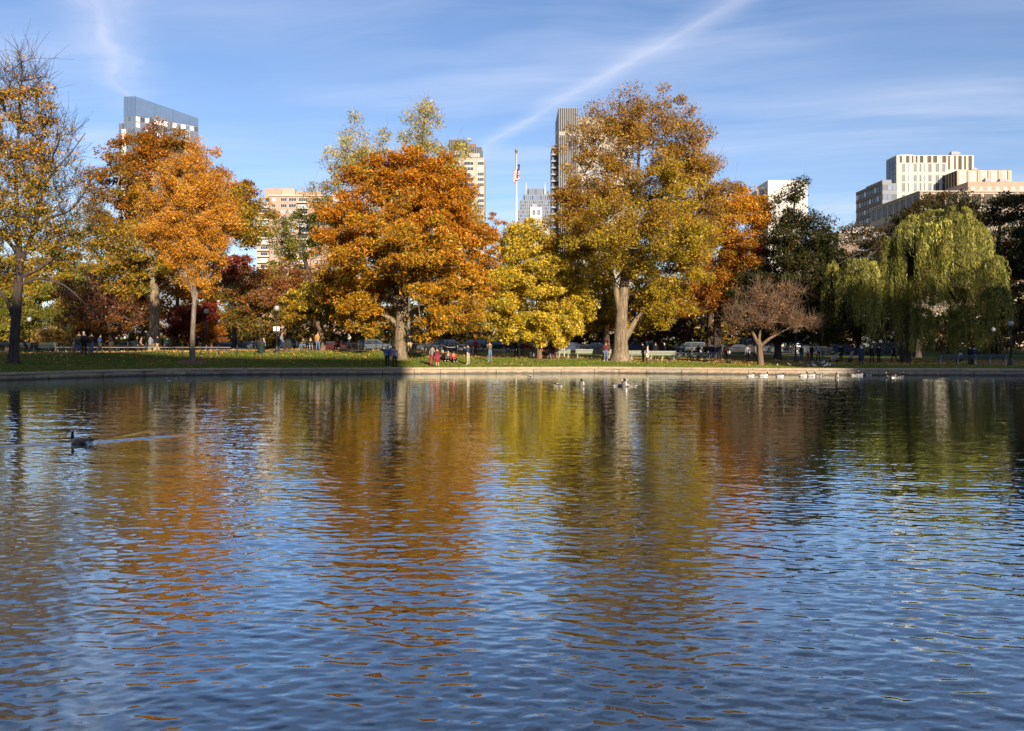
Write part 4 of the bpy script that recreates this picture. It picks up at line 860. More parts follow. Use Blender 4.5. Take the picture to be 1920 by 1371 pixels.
for a, b__ in ((1798, 1812), (1817, 1831), (1838, 1851), (1857, 1870), (1877, 1888)):
    fc.slab('panel', upx(Dc, a, 1795), upx(Dc, b__, 1795), GZ(356, Dc), GZ(321, Dc), 0.15, m_cream); fc.slab('rib', upx(Dc, b__ + 0.6, 1795), upx(Dc, b__ + 1.8, 1795), GZ(356, Dc), GZ(320, Dc), 0.12, m_louv)
fc2 = Face(rc, (xc_, Dc + 16), (xc_, Dc))
for c in range(8): fc2.slab('rib', 0.3 + c * 2, 1.1 + c * 2, GZ(365, Dc), GZ(319.8, Dc), 0.3, m_louv)
b_ = MB(); b_.box(0, 2.6, 0, 3, 0, 0.6); o = b_.build('roof_plant', [m_white], rc); o.location = (GX(1871, Dc) - rc.location.x, 4 - 12, GZ(319.5, Dc) + .01)
Dd = 262; xd_ = GX(1725, Dd); rd = bld('office_block', 'long beige block with a row of square dark windows above the willow', xd_ + 20, Dd + 15,
    [('wall', rect(xd_, GX(1990, Dd), Dd, Dd + 36), 0, GZ(360, Dd), m_beige), ('cornice', rect(xd_ - 0.4, GX(1990, Dd), Dd - 0.4, Dd + 36.4), GZ(360, Dd) + .01, GZ(358, Dd), m_cream),
     ('penthouse', rect(GX(1815, Dd + 14), GX(1990, Dd + 14), Dd + 14, Dd + 28), GZ(358, Dd) + .01, GZ(341, Dd + 14), m_pink)])
fd = front(rd, Dd, 1725, 1990)
for i in range(12):
    a = 1732 + i * 22.7
    for y1_, y0_ in ((364, 388), (398, 422), (432, 456)): fd.window(upx(Dd, a, 1725), upx(Dd, a + 16.5, 1725), GZ(y0_, Dd), GZ(y1_, Dd), g_louv if y1_ < 390 else g_dark, 0.14, 2, m_louv)
fd2 = Face(rd, (xd_, Dd + 36), (xd_, Dd))
for i in range(8):
    for y1_ in (364, 398): fd2.window(1 + i * 4.4, 4 + i * 4.4, GZ(y1_ + 22, Dd), GZ(y1_, Dd), g_dark, 0.16, 1, m_brown)
fd3 = Face(rd, (GX(1815, Dd + 14), Dd + 14), (GX(1990, Dd + 14), Dd + 14))
for i in range(10): fd3.window(1.0 + i * 2.6, 2.2 + i * 2.6, GZ(357, Dd + 14), GZ(350.5, Dd + 14), g_pale, 0.12, 1)
De = 210; re_ = bld('brick_house', 'low brown brick house with parapet between dark tree and willow', GX(1600, De), De + 8,
    [('wall', rect(GX(1572, De), GX(1611, De), De, De + 14), 0, GZ(437, De), m_brown), ('parapet', rect(GX(1571, De), GX(1611.5, De), De - 0.3, De + 14), GZ(437, De) + .01, GZ(433.5, De), m_cream),
     ('wall', rect(GX(1611.8, De), GX(1660, De), De + 0.6, De + 14), 0, GZ(434, De), m_slate), ('roof', rect(GX(1600, De + 5), GX(1640, De + 5), De + 5, De + 12), GZ(438, De), GZ(425, De + 5), m_grey)])
fe = front(re_, De, 1572, 1611)
for a in (1577, 1585, 1597): fe.window(upx(De, a, 1572), upx(De, a + 5.5, 1572), GZ(454, De), GZ(444, De), g_dark if a != 1585 else g_pale, 0.1, 1)
fe2 = Face(re_, (GX(1611.8, De + .6), De + 0.6), (GX(1660, De + .6), De + 0.6))
for a in (1617, 1630, 1642): fe2.window(upx(De, a, 1611), upx(De, a + 6, 1611), GZ(456, De), GZ(444, De), g_pale, 0.1, 1)

# roof masts and plant
for root_, px_, D_, y0_, y1_ in ((r1, 237, 505, 180, 168), (r2, 512, D2 + 6, 352, 346), (r2, 545, D2 + 6, 354, 344), (r2, 566, D2 + 6, 357, 349), (ra, 1738, Da + 5, 291, 284), (ra, 1766, Da + 5, 291, 287), (r6, 1432, D6 + 8, 352, 330), (rd, 1808, Dd + 6, 358, 352), (rd, 1796, Dd + 6, 358, 353)):
    b_ = MB(); b_.tube([(0, 0, 0), (0, 0, GZ(y1_, D_) - GZ(y0_, D_))], [0.16, 0.07], 6); o = b_.build('antenna', [m_grey], root_); o.location = Vector((GX(px_, D_), D_, GZ(y0_, D_) - 0.3)) - root_.location
for root_, px_, D_, y0_, w_, h_ in ((ra, 1790, Da + 3, 291, 3.5, 1.0), (rd, 1850, Dd + 20, 341.5, 2.0, 0.9), (rd, 1880, Dd + 20, 341.5, 3.0, 0.7), (rc, 1825, Dc + 6, 319.5, 2.5, 0.6), (r3, 880, D3 + 14, 264, 2.5, 1.2), (r4b, 1002, D4b + 6, 389, 3.0, 1.5)):
    b_ = MB(); b_.box(-w_ / 2, w_ / 2, -1, 1, 0, h_); b_.box(-w_ / 2 + 0.3, w_ / 2 - 0.6, -0.6, 0.6, h_, h_ + 0.35); o = b_.build('roof_plant', [m_grey], root_); o.location = Vector((GX(px_, D_), D_, GZ(y0_, D_) - 0.05)) - root_.location

# flagpole with flag
PF = at(968, 135); fp = tag(empty('flagpole', PF), 'tall white flagpole with ball finial beside the stepped tower', 'flagpole')
HT = GZ(288, 135) - PF.z
b_ = MB(); b_.tube([(0, 0, -0.1), (0, 0, HT * 0.6), (0, 0, HT)], [0.26, 0.2, 0.13], 12); b_.build('pole', [mat('pole_white', (0.8, 0.78, 0.75), 0.4)], fp, True)
b_ = MB(); b_.lathe([(0.02, HT + 0.25)] + [(0.26 * math.sin(math.pi * i / 8), HT + 0.5 - 0.26 * math.cos(math.pi * i / 8)) for i in range(1, 8)] + [(0.02, HT + 0.76)], 12); b_.build('finial', [mat('finial_brass', (0.40, 0.28, 0.16), 0.35, 0.5, 0.6)], fp, True)
b_ = MB(); b_.lathe([(0.12, HT), (0.16, HT + 0.05), (0.16, HT + 0.2), (0.08, HT + 0.26)], 10); b_.build('truck', [mat('truck_dark', (0.1, 0.1, 0.1), 0.5)], fp)
fr_ = [mat('flag_red', (0.42, 0.04, 0.05), 0.8), mat('flag_white', (0.72, 0.70, 0.70), 0.8), mat('flag_blue', (0.04, 0.06, 0.2), 0.8)]
m = MB(); zt = GZ(308, 135) - PF.z; nw, nh = 22, 13; FV = {}
for j in range(nh + 1):
    for i in range(nw + 1):
        u, v_ = i / nw, j / nh
        # limp flag: the fly hangs down in folds on both sides of the pole
        x = 0.18 + 0.75 * u + 0.28 * math.sin(u * 9 + v_ * 1.5); x = x if v_ < 2 else x
        y = -0.3 + 0.35 * math.cos(u * 10 + v_) ; z = zt - v_ * 1.75 - 1.5 * u ** 1.3
        side = -1.0 if u > 0.55 else 1.0
        x = x * (1 - sstep(0.5, 0.75, u)) + (-0.15 - 0.55 * (1 - v_ * 0.3) * (u - 0.45) + 0.2 * math.sin(u * 14)) * sstep(0.5, 0.75, u)
        m.v.append((float(x), float(y) - 0.1, float(z)))
for j in range(nh):
    for i in range(nw):
        a = j * (nw + 1) + i; m.f.append((a, a + 1, a + nw + 2, a + nw + 1)); m.m.append(2 if (j < 7 and i < 8) else (0 if j % 2 == 0 else 1))
fo = m.build('flag', fr_, None, True); fo.location = PF; sm = fo.modifiers.new('thick', 'SOLIDIFY'); sm.thickness = 0.01
tag(fo, 'limp red and white striped flag hanging from the white pole', 'flag')

# ------------------------------------------------------------------ low ground cover
# far mass of shrubs and young trees beyond the street
N = 48000; r_ = np.random.default_rng(77)
X = r_.uniform(-135, 135, N); Y = 152 + 14 * r_.uniform(0, 1, N) ** 1.5
hh = 3.2 + 2.2 * np.sin(X * 0.21) + 1.6 * np.sin(X * 0.47 + 1) + 1.0 * np.sin(X * 1.3)
hh = np.maximum(hh, 2.0) * np.interp(X, [-135, -60, -20, 18, 30, 135], [0.8, 0.8, 1.1, 1.4, 2.3, 2.5])
Z = ground(X, Y) + hh * r_.uniform(0, 1, N) ** 0.8
P = np.stack([X, Y, Z], 1); tl = tag(empty('treeline', (0, 155, 1)), 'far mass of dim shrubs and low boughs beyond the street', 'treeline', kind='stuff')
col = palette(P, ('dusk', 'dusk'), np.ones(N), 5); lft = sstep(-10, -50, -X * -1) if False else np.clip((-X - 10) / 40, 0, 1)[:, None]
col = col * (1 - lft) + palette(P, ('mixed', 'mixed'), np.ones(N), 6) * lft
o = leaf_object('treeline', leaf_quads(P, 0.85 * r_.uniform(0.6, 1.4, N), 0.7, np.array([0, -0.3, 0.3]), col), col, tl)
me_tl = o.data; bpy.data.objects.remove(o); bpy.data.objects.remove(tl)
o = link('treeline', me_tl); o.location = (0, 155, 1); tag(o, 'far mass of dim shrubs and low boughs beyond the street', 'treeline', kind='stuff')

# grass on the bank: upright blades that catch the low sun
def grass(name, x0, x1, d0, d1, n, h0, h1, w0, seed):
    r_ = np.random.default_rng(seed); X = r_.uniform(x0, x1, n); d = d0 + (d1 - d0) * r_.uniform(0, 1, n); Y = shore(X) + d
    keep = (d < 10.4) | (d > 13.1); X, Y, d = X[keep], Y[keep], d[keep]; n = len(X); Z = ground(X, Y) - 0.01
    th = r_.uniform(0, math.pi, n); hgt = r_.uniform(h0, h1, n) * np.where(d < 0.6, 1.25, 1.0); wd = w0 * r_.uniform(0.6, 1.4, n)
    ux, uy = np.cos(th) * wd / 2, np.sin(th) * wd / 2; lean = r_.normal(size=(n, 2)) * 0.35 * hgt[:, None]
    B = np.stack([X, Y, Z], 1)
    V = np.stack([B + np.stack([-ux, -uy, 0 * ux], 1), B + np.stack([ux, uy, 0 * ux], 1), B + np.stack([lean[:, 0], lean[:, 1], hgt], 1)], 1).reshape(-1, 3)
    me = np_mesh(name, V, tris=np.arange(n * 3).reshape(-1, 3), mats=[LEAF])
    base = np.array([[0.15, 0.21, 0.022], [0.21, 0.235, 0.03], [0.29, 0.265, 0.05], [0.10, 0.15, 0.02]]); s_ = np.clip((spatial(B, 0.5, seed) * 0.5 + 0.5) * 3 + r_.normal(size=n) * 0.8, 0, 3.99).astype(int)
    c = base[s_] * np.exp(0.15 * r_.normal(size=(n, 1))); c = np.concatenate([c, np.ones((n, 1))], 1).astype(np.float32)
    me.attributes.new('tint', 'FLOAT_COLOR', 'FACE').data.foreach_set('color', c.ravel())
    return tag(link(name, me), 'short lawn grass covering the far bank', 'grass', kind='stuff')
grass('grass', -44, 44, 0.15, 11, 90000, 0.05, 0.10, 0.06, 3)
# fallen leaves
def fallen(name, n, seed):
    r_ = np.random.default_rng(seed); X = r_.uniform(-44, 46, n); d = 0.4 + 26 * r_.uniform(0, 1, n) ** 0.8; Y = shore(X) + d
    clump = spatial(np.stack([X, Y, 0 * X], 1), 0.55, seed); left = np.clip((-X + 2) / 20, 0.12, 1)
    keep = r_.uniform(0, 1, n) < np.clip(0.35 + 0.5 * clump, 0.03, 1) * np.where(d > 10.5, 1, left * np.clip(0.15 + d / 9, 0, 1)); X, Y, d = X[keep], Y[keep], d[keep]; n = len(X)
    P = np.stack([X, Y, ground(X, Y) + 0.05 * r_.uniform(0.5, 1.8, n)], 1)
    cols = np.array([[0.50, 0.34, 0.06], [0.44, 0.22, 0.05], [0.32, 0.14, 0.04], [0.55, 0.42, 0.12]])[r_.integers(0, 4, n)] * np.exp(0.2 * r_.normal(size=(n, 1)))
    V = leaf_quads(P, 0.15 * r_.uniform(0.7, 1.4, n), 0.8, np.array([0, -0.2, 1.0]), cols)
    me = np_mesh(name, V, tris=np.arange(n * 3).reshape(-1, 3), mats=[LEAF]); c = np.concatenate([cols, np.ones((n, 1))], 1).astype(np.float32)
    me.attributes.new('tint', 'FLOAT_COLOR', 'FACE').data.foreach_set('color', c.ravel())
    return tag(link(name, me), 'fallen yellow and brown leaves strewn over lawn and path', 'leaves', kind='stuff')
fallen('fallen_leaves', 42000, 8)
# mulch rings
m_mulch = mat('mulch', (0.24, 0.12, 0.07), 0.95, 0.1, vary=0.4, vscale=9, bump=0.6, bscale=40)
for px_, py_, rr, lb in ((361, 679, 1.25, 'round bed of brown mulch under the amber maple'), (1011, 674, 1.0, 'round bed of brown mulch under the yellow-green maple')):
    c = spot(px_, py_); m = MB(); prof = []
    n = 20; vs = [(0, 0, 0.10)]; 
    for j, (q, zz) in enumerate(((0.5, 0.085), (0.85, 0.05), (1.0, -0.05))):
        for i in range(n):
            th = 2 * math.pi * i / n; k_ = rr * q * (1 + 0.08 * math.sin(3 * th + px_)); x, y = k_ * math.cos(th), k_ * math.sin(th)
            vs.append((x, y, float(ground(c.x + x, c.y + y)) - c.z + zz))
    fs = [(0, 1 + i, 1 + (i + 1) % n) for i in range(n)] + [(1 + j * n + i, 1 + (j + 1) * n + i, 1 + (j + 1) * n + (i + 1) % n, 1 + j * n + (i + 1) % n) for j in range(2) for i in range(n)]
    m.add(vs, fs); o = m.build('mulch_bed', [m_mulch], None, True); o.location = c; tag(o, lb, 'mulch')

# ------------------------------------------------------------------ street furniture
m_iron = mat('iron_black', (0.018, 0.019, 0.02), 0.45, 0.4); m_globe = mat('lamp_glass', (0.36, 0.38, 0.40), 0.2, 0.6)
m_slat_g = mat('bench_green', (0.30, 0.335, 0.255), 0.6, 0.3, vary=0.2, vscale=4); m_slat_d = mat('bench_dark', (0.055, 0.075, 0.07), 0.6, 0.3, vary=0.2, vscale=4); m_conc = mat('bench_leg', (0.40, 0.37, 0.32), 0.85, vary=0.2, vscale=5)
def lamp_post(px_, py_, H, label, sign=False, D=None):
    c = spot(px_, py_) if D is None else at(px_, D)
    r = tag(empty('street_lamp', c), label, 'lamp', 'park lamp posts'); s = H / 4.2
    m = MB(); m.lathe([(0.26, -0.1), (0.26, 0.12), (0.2, 0.16), (0.19, 0.4), (0.13, 0.55), (0.09, 0.7)], 10); m.build('base', [m_iron], r, True)
    m = MB(); m.lathe([(0.075, 0.68), (0.065, 1.8), (0.055, 3.3 * s)], 8); m.build('pole', [m_iron], r, True)
    m = MB(); m.lathe([(0.055, 3.3 * s), (0.12, 3.34 * s), (0.10, 3.42 * s), (0.15, 3.47 * s), (0.15, 3.5 * s)], 10); m.build('collar', [m_iron], r, True)
    m = MB(); z = 3.5 * s; m.lathe([(0.13, z), (0.21, z + 0.12), (0.235, z + 0.25), (0.20, z + 0.38), (0.14, z + 0.46)], 12); lt = m.build('lantern', [m_globe], r, True)
    m = MB(); m.lathe([(0.15, z + 0.46), (0.12, z + 0.53), (0.03, z + 0.58), (0.045, z + 0.64), (0.01, z + 0.72)], 10); m.build('finial', [m_iron], r, True)
    if sign:
        for sx in (-0.28, 0.04):
            m = MB(); m.box(sx, sx + 0.24, -0.11, -0.09, 1.95, 2.35); m.build('sign', [mat('sign_white', (0.75, 0.73, 0.68), 0.6)], r)
lamp_post(519, 662, 4.5, 'black park lamp with two white notices on its post', True)
lamp_post(55, 648, 3.9, 'park lamp behind the slatted bench at far left', D=82)
lamp_post(387, 648, 4.4, 'park lamp rising behind the orange-red shrub', D=84)
lamp_post(1895, 686, 4.1, 'park lamp at the right end of the shaded benches')
lamp_post(1862, 678, 3.6, 'park lamp set back from the lamp by the shaded benches', D=93)
lamp_post(1492, 677, 3.4, 'short lamp post with square notice in shade right of the brown tree', D=84)
BENCH = {}
def bench(px_, py_, L, rz, slat, legm, label, D=None, face=1):
    """backrest towards the viewer, seat facing away (face=1)"""
    c = spot(px_, py_) if D is None else at(px_, D)
    r = tag(empty('park_bench', c, rz), label, 'bench', 'park benches along the path')
    key = (L, slat.name)
    if key not in BENCH:
        m = MB(); m.box(-L / 2, L / 2, -0.05, 0.05, -0.016, 0.016); BENCH[key] = m.mesh('slat', [slat])
        m = MB(); m.add([(-0.04, 0, 0), (0.04, 0, 0), (0.04, 0.09, 0), (-0.04, 0.09, 0), (-0.04, 0.16, .42), (0.04, 0.16, .42), (0.04, 0.24, .42), (-0.04, 0.24, .42)], [(3, 2, 1, 0), (4, 5, 6, 7), (0, 1, 5, 4), (1, 2, 6, 5), (2, 3, 7, 6), (3, 0, 4, 7)])
        m.box(-0.04, 0.04, 0.52, 0.60, 0, 0.42); m.box(-0.04, 0.04, 0.10, 0.66, 0.385, 0.425)
        m.add([(-0.04, 0.10, 0.42), (0.04, 0.10, 0.42), (0.04, 0.18, 0.42), (-0.04, 0.18, 0.42), (-0.04, -0.05, .9), (0.04, -0.05, .9), (0.04, 0.0, .9), (-0.04, 0.0, .9)], [(3, 2, 1, 0), (4, 5, 6, 7), (0, 1, 5, 4), (1, 2, 6, 5), (2, 3, 7, 6), (3, 0, 4, 7)])
        BENCH[(L, legm.name, 'leg')] = m.mesh('leg', [legm])
    lg = BENCH.get((L, legm.name, 'leg'))
    if lg is None: lg = [v for k_, v in BENCH.items() if len(k_) == 3][0]
    for i in range(4): o = link('slat', BENCH[key], r); o.location = (0, 0.24 + i * 0.115, 0.445)
    for i in range(3): o = link('slat', BENCH[key], r); o.location = (0, 0.085 - i * 0.05, 0.56 + i * 0.135); o.rotation_euler = (R(73), 0, 0)
    for i in range(3): o = link('leg', lg, r); o.location = (-L / 2 + 0.2 + i * (L - 0.4) / 2, 0, 0)
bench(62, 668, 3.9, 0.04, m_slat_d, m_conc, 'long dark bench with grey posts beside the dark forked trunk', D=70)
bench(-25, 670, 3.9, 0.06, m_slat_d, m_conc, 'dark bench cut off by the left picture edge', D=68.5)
bench(1113, 672, 3.4, 0.0, m_slat_g, m_slat_g, 'pale green bench left of the shaggy brown trunk', D=81)
bench(1185, 672, 3.4, 0.0, m_slat_g, m_slat_g, 'pale green bench partly behind the elm trunk', D=81)
bench(1243, 672, 2.6, 0.0, m_slat_g, m_slat_g, 'pale green bench right of the couple by the elm', D=82)
bench(1297, 672, 3.4, 0.0, m_slat_g, m_slat_g, 'pale green bench with the dark crowd behind it', D=83)
bench(1048, 670, 2.2, 0.0, m_slat_g, m_slat_g, 'pale green bench right of the yellow-green maple trunk', D=81.5)
bench(993, 670, 2.2, 0.0, m_slat_g, m_slat_g, 'pale green bench left of the yellow-green maple trunk', D=81.5)
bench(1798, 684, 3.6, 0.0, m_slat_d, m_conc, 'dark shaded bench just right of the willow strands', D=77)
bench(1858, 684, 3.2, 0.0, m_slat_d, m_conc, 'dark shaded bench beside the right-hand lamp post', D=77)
# post-and-rail edging of the left path
def rail_fence(label, pts, postm, railm, hpost, sag, dpost, rails):
    r = tag(empty('path_fence', pts[0]), label, 'fence')
    m = MB(); m.lathe([(dpost, -0.1), (dpost, hpost), (dpost * 0.4, hpost + 0.05)], 8); pm = m.mesh('post', [postm])
    for i, p in enumerate(pts):
        o = link('post', pm, r); o.location = p - pts[0]
        if i + 1 < len(pts):
            q = pts[i + 1]
            for zr in rails:
                m = MB(); m.tube([(p - pts[0]) * (1 - u) + (q - pts[0]) * u + Vector((0, 0, zr - sag * 4 * u * (1 - u))) for u in (0, .25, .5, .75, 1)], 0.02, 6); m.build('rail', [railm], r)
rail_fence('low black post fence along the left path', [at(137 + 34.2 * i, 70.5 + 0.35 * i) for i in range(11)], m_iron, m_iron, 0.85, 0.0, 0.045, (0.62,))
m_post_w = mat('post_white', (0.66, 0.62, 0.56), 0.7); m_rope = mat('rope', (0.58, 0.54, 0.48), 0.8)
rail_fence('white posts with sagging rope behind the beech and picnic group', [at(x_, 84 + 0.2 * i) for i, x_ in enumerate((640, 673, 705, 738, 770, 799, 828, 858, 887, 916, 945, 974, 1003, 1032, 1058))], m_post_w, m_rope, 0.9, 0.22, 0.045, (0.85,))
# stools of the low plank rail behind the path
m_plank = mat('plank', (0.30, 0.22, 0.15), 0.9, vary=0.3)
r = tag(empty('plank_bench', at(255, 79)), 'low plank rail on short posts behind the left path', 'bench')
for i in range(7):
    m = MB(); m.box(-1.25, 1.25, -0.15, 0.15, 0.40, 0.46); o = m.build('plank', [m_plank], r); o.location = (-7.8 + i * 2.55, 0, 0)
    for sx in (-0.9, 0.9):
        m = MB(); m.box(-0.06, 0.06, -0.06, 0.06, -0.1, 0.40); o = m.build('post', [m_iron], r); o.location = (-7.8 + i * 2.55 + sx, 0, 0)
# iron fence along the street: each panel's pickets and posts are parts
fr = tag(empty('iron_fence', at(960, 117)), 'black iron picket fence in front of the street', 'fence')
m = MB()
for i in range(18): m.box(i * 0.16 + 0.07, i * 0.16 + 0.092, -0.011, 0.011, 0.1, 1.25)
pk = m.mesh('pickets', [m_iron]); m = MB(); m.box(0, 2.9, -0.02, 0.02, 0, 0.05); rl = m.mesh('rail', [m_iron]); m = MB(); m.lathe([(0.06, -0.1), (0.06, 1.35), (0.09, 1.4), (0.02, 1.5)], 8); po = m.mesh('post', [m_iron])
for i in range(-24, 24):
    x = i * 2.95; z = float(ground(x, 117.0)) - fr.location.z
    for nm, me, zz in (('picket_panel', pk, 0), ('rail', rl, 0.2), ('rail', rl, 1.08)):
        o = link(nm, me, fr); o.location = (x - fr.location.x, 0, z + zz)
        if nm == 'picket_panel': o['kind'] = 'stuff'
    o = link('post', po, fr); o.location = (x - fr.location.x - 0.03, 0, z)
# litter bin
c = at(490, 75.5); r = tag(empty('litter_bin', c), 'dark green barrel litter bin left of the lamp with notices', 'bin'); m_bin = mat('bin_green', (0.02, 0.035, 0.03), 0.5)
m = MB(); m.lathe([(0.27, -0.03), (0.31, 0.1), (0.32, 0.82), (0.34, 0.85)], 14); m.build('body', [m_bin], r, True)
m = MB(); m.lathe([(0.34, 0.86), (0.32, 0.93), (0.2, 1.0), (0.19, 0.97)], 14); m.build('lid', [m_iron], r, True)

# ------------------------------------------------------------------ parked cars
m_tyre = mat('tyre', (0.02, 0.02, 0.02), 0.8); m_rim = mat('rim', (0.5, 0.5, 0.52), 0.35, 0.5, 0.8); m_cglass = mat('car_glass', (0.03, 0.04, 0.05), 0.08, 0.8); m_red = mat('tail_light', (0.35, 0.02, 0.02), 0.3); m_head = mat('head_light', (0.8, 0.8, 0.8), 0.2)
def paint(c): return mat('paint_%d_%d_%d' % tuple(int(x * 100) for x in c), c, 0.6, 0.2)
def car_meshes(kind):
    prof = dict(sedan=[(-2.25, .35), (-2.25, .78), (-2.1, .92), (-1.45, 0.97), (-0.75, 1.40), (0.55, 1.43), (1.25, 1.0), (2.05, 0.86), (2.25, 0.70), (2.25, .35)],
                suv=[(-2.25, .4), (-2.28, 1.0), (-2.1, 1.62), (-1.6, 1.70), (0.5, 1.68), (1.15, 1.12), (2.1, 1.0), (2.25, 0.8), (2.25, .4)],
                van=[(-2.7, .4), (-2.75, 2.1), (-2.6, 2.3), (1.2, 2.3), (1.75, 1.35), (2.55, 1.15), (2.7, 0.9), (2.7, .4)])[kind]
    m = MB(); n = len(prof); hw = 0.88 if kind != 'van' else 1.0
    zt = max(p[1] for p in prof)
    def wdt(z): return hw * (1 - 0.16 * max(0, (z - 0.95) / (zt - 0.9)) )
    vs = [(x, s * wdt(z), z) for s in (-1, 1) for x, z in prof]
    fs = [tuple(range(n)), tuple(range(2 * n - 1, n - 1, -1))] + [(i, n + i, n + (i + 1) % n, (i + 1) % n) for i in range(n)]
    m.add(vs, fs); body = m.mesh('body', [m_iron])
    gl = []
    if kind == 'sedan': wins = [[(-1.30, .98), (-.68, 1.34), (-0.12, 1.36), (-0.12, .98)], [(-0.04, .98), (-0.04, 1.36), (0.50, 1.37), (1.10, 1.0)]]
    elif kind == 'suv': wins = [[(-2.0, 1.08), (-1.95, 1.56), (-1.2, 1.60), (-1.2, 1.08)], [(-1.12, 1.08), (-1.12, 1.60), (-0.2, 1.60), (-0.2, 1.08)], [(-0.12, 1.08), (-0.12, 1.60), (0.45, 1.60), (1.0, 1.12)]]
    else: wins = [[(-2.5, 1.35), (-2.5, 2.0), (-1.3, 2.0), (-1.3, 1.35)], [(-1.2, 1.35), (-1.2, 2.0), (0.0, 2.0), (0.0, 1.35)], [(0.1, 1.35), (0.1, 2.0), (1.15, 2.1), (1.6, 1.4)]]
    for wv_ in wins:
        for s in (-1, 1):
            mm = MB(); mm.add([(x, s * (wdt(z) + 0.012), z) for x, z in wv_], [tuple(range(4)) if s > 0 else (3, 2, 1, 0)])
            gl.append(mm.mesh('side_window', [m_cglass]))
    mm = MB(); r_w = 0.33 if kind == 'sedan' else 0.38
    pts = [(0, -0.11, 0), (0, 0.11, 0)]; mm.tube(pts, r_w, 16, 0); tyre = mm.mesh('tyre', [m_tyre]); mm = MB(); mm.tube([(0, -0.125, 0), (0, 0.125, 0)], r_w * 0.62, 10); rim = mm.mesh('rim', [m_rim])
    mm = MB(); mm.box(-0.02, 0.02, -0.16, 0.16, -0.07, 0.07); hl = mm.mesh('headlight', [m_head]); mm = MB(); mm.box(-0.02, 0.02, -0.16, 0.16, -0.09, 0.09); tlm = mm.mesh('tail_light', [m_red])
    return dict(body=body, wins=gl, tyre=tyre, rim=rim, hl=hl, tl=tlm, rw=r_w, wb=1.38 if kind != 'van' else 1.75, hw=hw, ends=(prof[0][0], prof[-1][0]))
CARM = {k_: car_meshes(k_) for k_ in ('sedan', 'suv', 'van')}
def car(px_, kind, colr, label, D=122.0, flip=False):
    cm = CARM[kind]; c = at(px_, D); r = tag(empty('parked_car', c + Vector((0, 0, 0.012)), math.pi if flip else 0.0), label, 'van' if kind == 'van' else 'car', 'vehicles parked along the street')
    o = link('body', cm['body'], r); o.material_slots[0].link = 'OBJECT'; o.material_slots[0].material = paint(colr)
    for g in cm['wins']: link('side_window', g, o)
    for sx in (-1, 1):
        for sy in (-1, 1):
            wl = link('wheel', cm['tyre'], r); wl.location = (sx * cm['wb'], sy * (cm['hw'] - 0.09), cm['rw']); link('rim', cm['rim'], wl)
    for sy in (-1, 1):
        o = link('headlight', cm['hl'], r); o.location = (cm['ends'][1], sy * 0.62, 0.66); o = link('tail_light', cm['tl'], r); o.location = (cm['ends'][0], sy * 0.62, 0.72)
SIL_SHADED, WHI_SHADED, BLK, NAV, GRY, RED_SHADED = (0.06, 0.075, 0.095), (0.095, 0.115, 0.14), (0.02, 0.02, 0.024), (0.03, 0.05, 0.11), (0.12, 0.13, 0.15), (0.07, 0.012, 0.012)  # white, silver and red darkened: tree shade put into the paint
for a in ((118, 'suv', WHI_SHADED, 'white car seen past the straw-gold shrub'), (245, 'sedan', SIL_SHADED, 'silver saloon left of the cream oak trunk'), (430, 'sedan', NAV, 'dark blue saloon right of the orange-red shrub'),
          (470, 'sedan', GRY, 'grey saloon left of the lamp with notices'), (545, 'suv', BLK, 'black car right of the lamp with notices'), (620, 'sedan', RED_SHADED, 'dark red car beside the snaking trunk'), (703, 'suv', WHI_SHADED, 'white car left of the beech trunk'), (812, 'sedan', SIL_SHADED, 'silver saloon right of the beech trunk'),
          (845, 'suv', GRY, 'grey car left of the thin trunk beside the picnic group'), (884, 'suv', SIL_SHADED, 'pale silver car behind the man in beige trousers'), (935, 'sedan', BLK, 'black saloon behind the man in jeans by the rope'), (1072, 'sedan', NAV, 'navy saloon right of the yellow-green maple'),
          (1118, 'sedan', GRY, 'grey saloon left of the shaggy brown trunk'), (1196, 'suv', SIL_SHADED, 'silver car just right of the elm trunk'), (1237, 'sedan', BLK, 'black saloon behind the couple by the elm'), (1292, 'suv', WHI_SHADED, 'white car behind the dark crowd'),
          (1345, 'sedan', SIL_SHADED, 'silver saloon behind the people in jeans'), (1382, 'sedan', BLK, 'black saloon left of the brown tree'), (1472, 'suv', WHI_SHADED, 'white car right of the brown tree'), (1510, 'sedan', SIL_SHADED, 'silver saloon behind the family in shade'),
          (1576, 'sedan', NAV, 'dark saloon behind the pushchair'), (1650, 'suv', SIL_SHADED, 'pale car seen left of the willow trunk')):
    car(*a, flip=(a[0] % 2 == 0))
car(1424, 'van', WHI_SHADED, 'white van behind the crooked forked trunk', D=126)

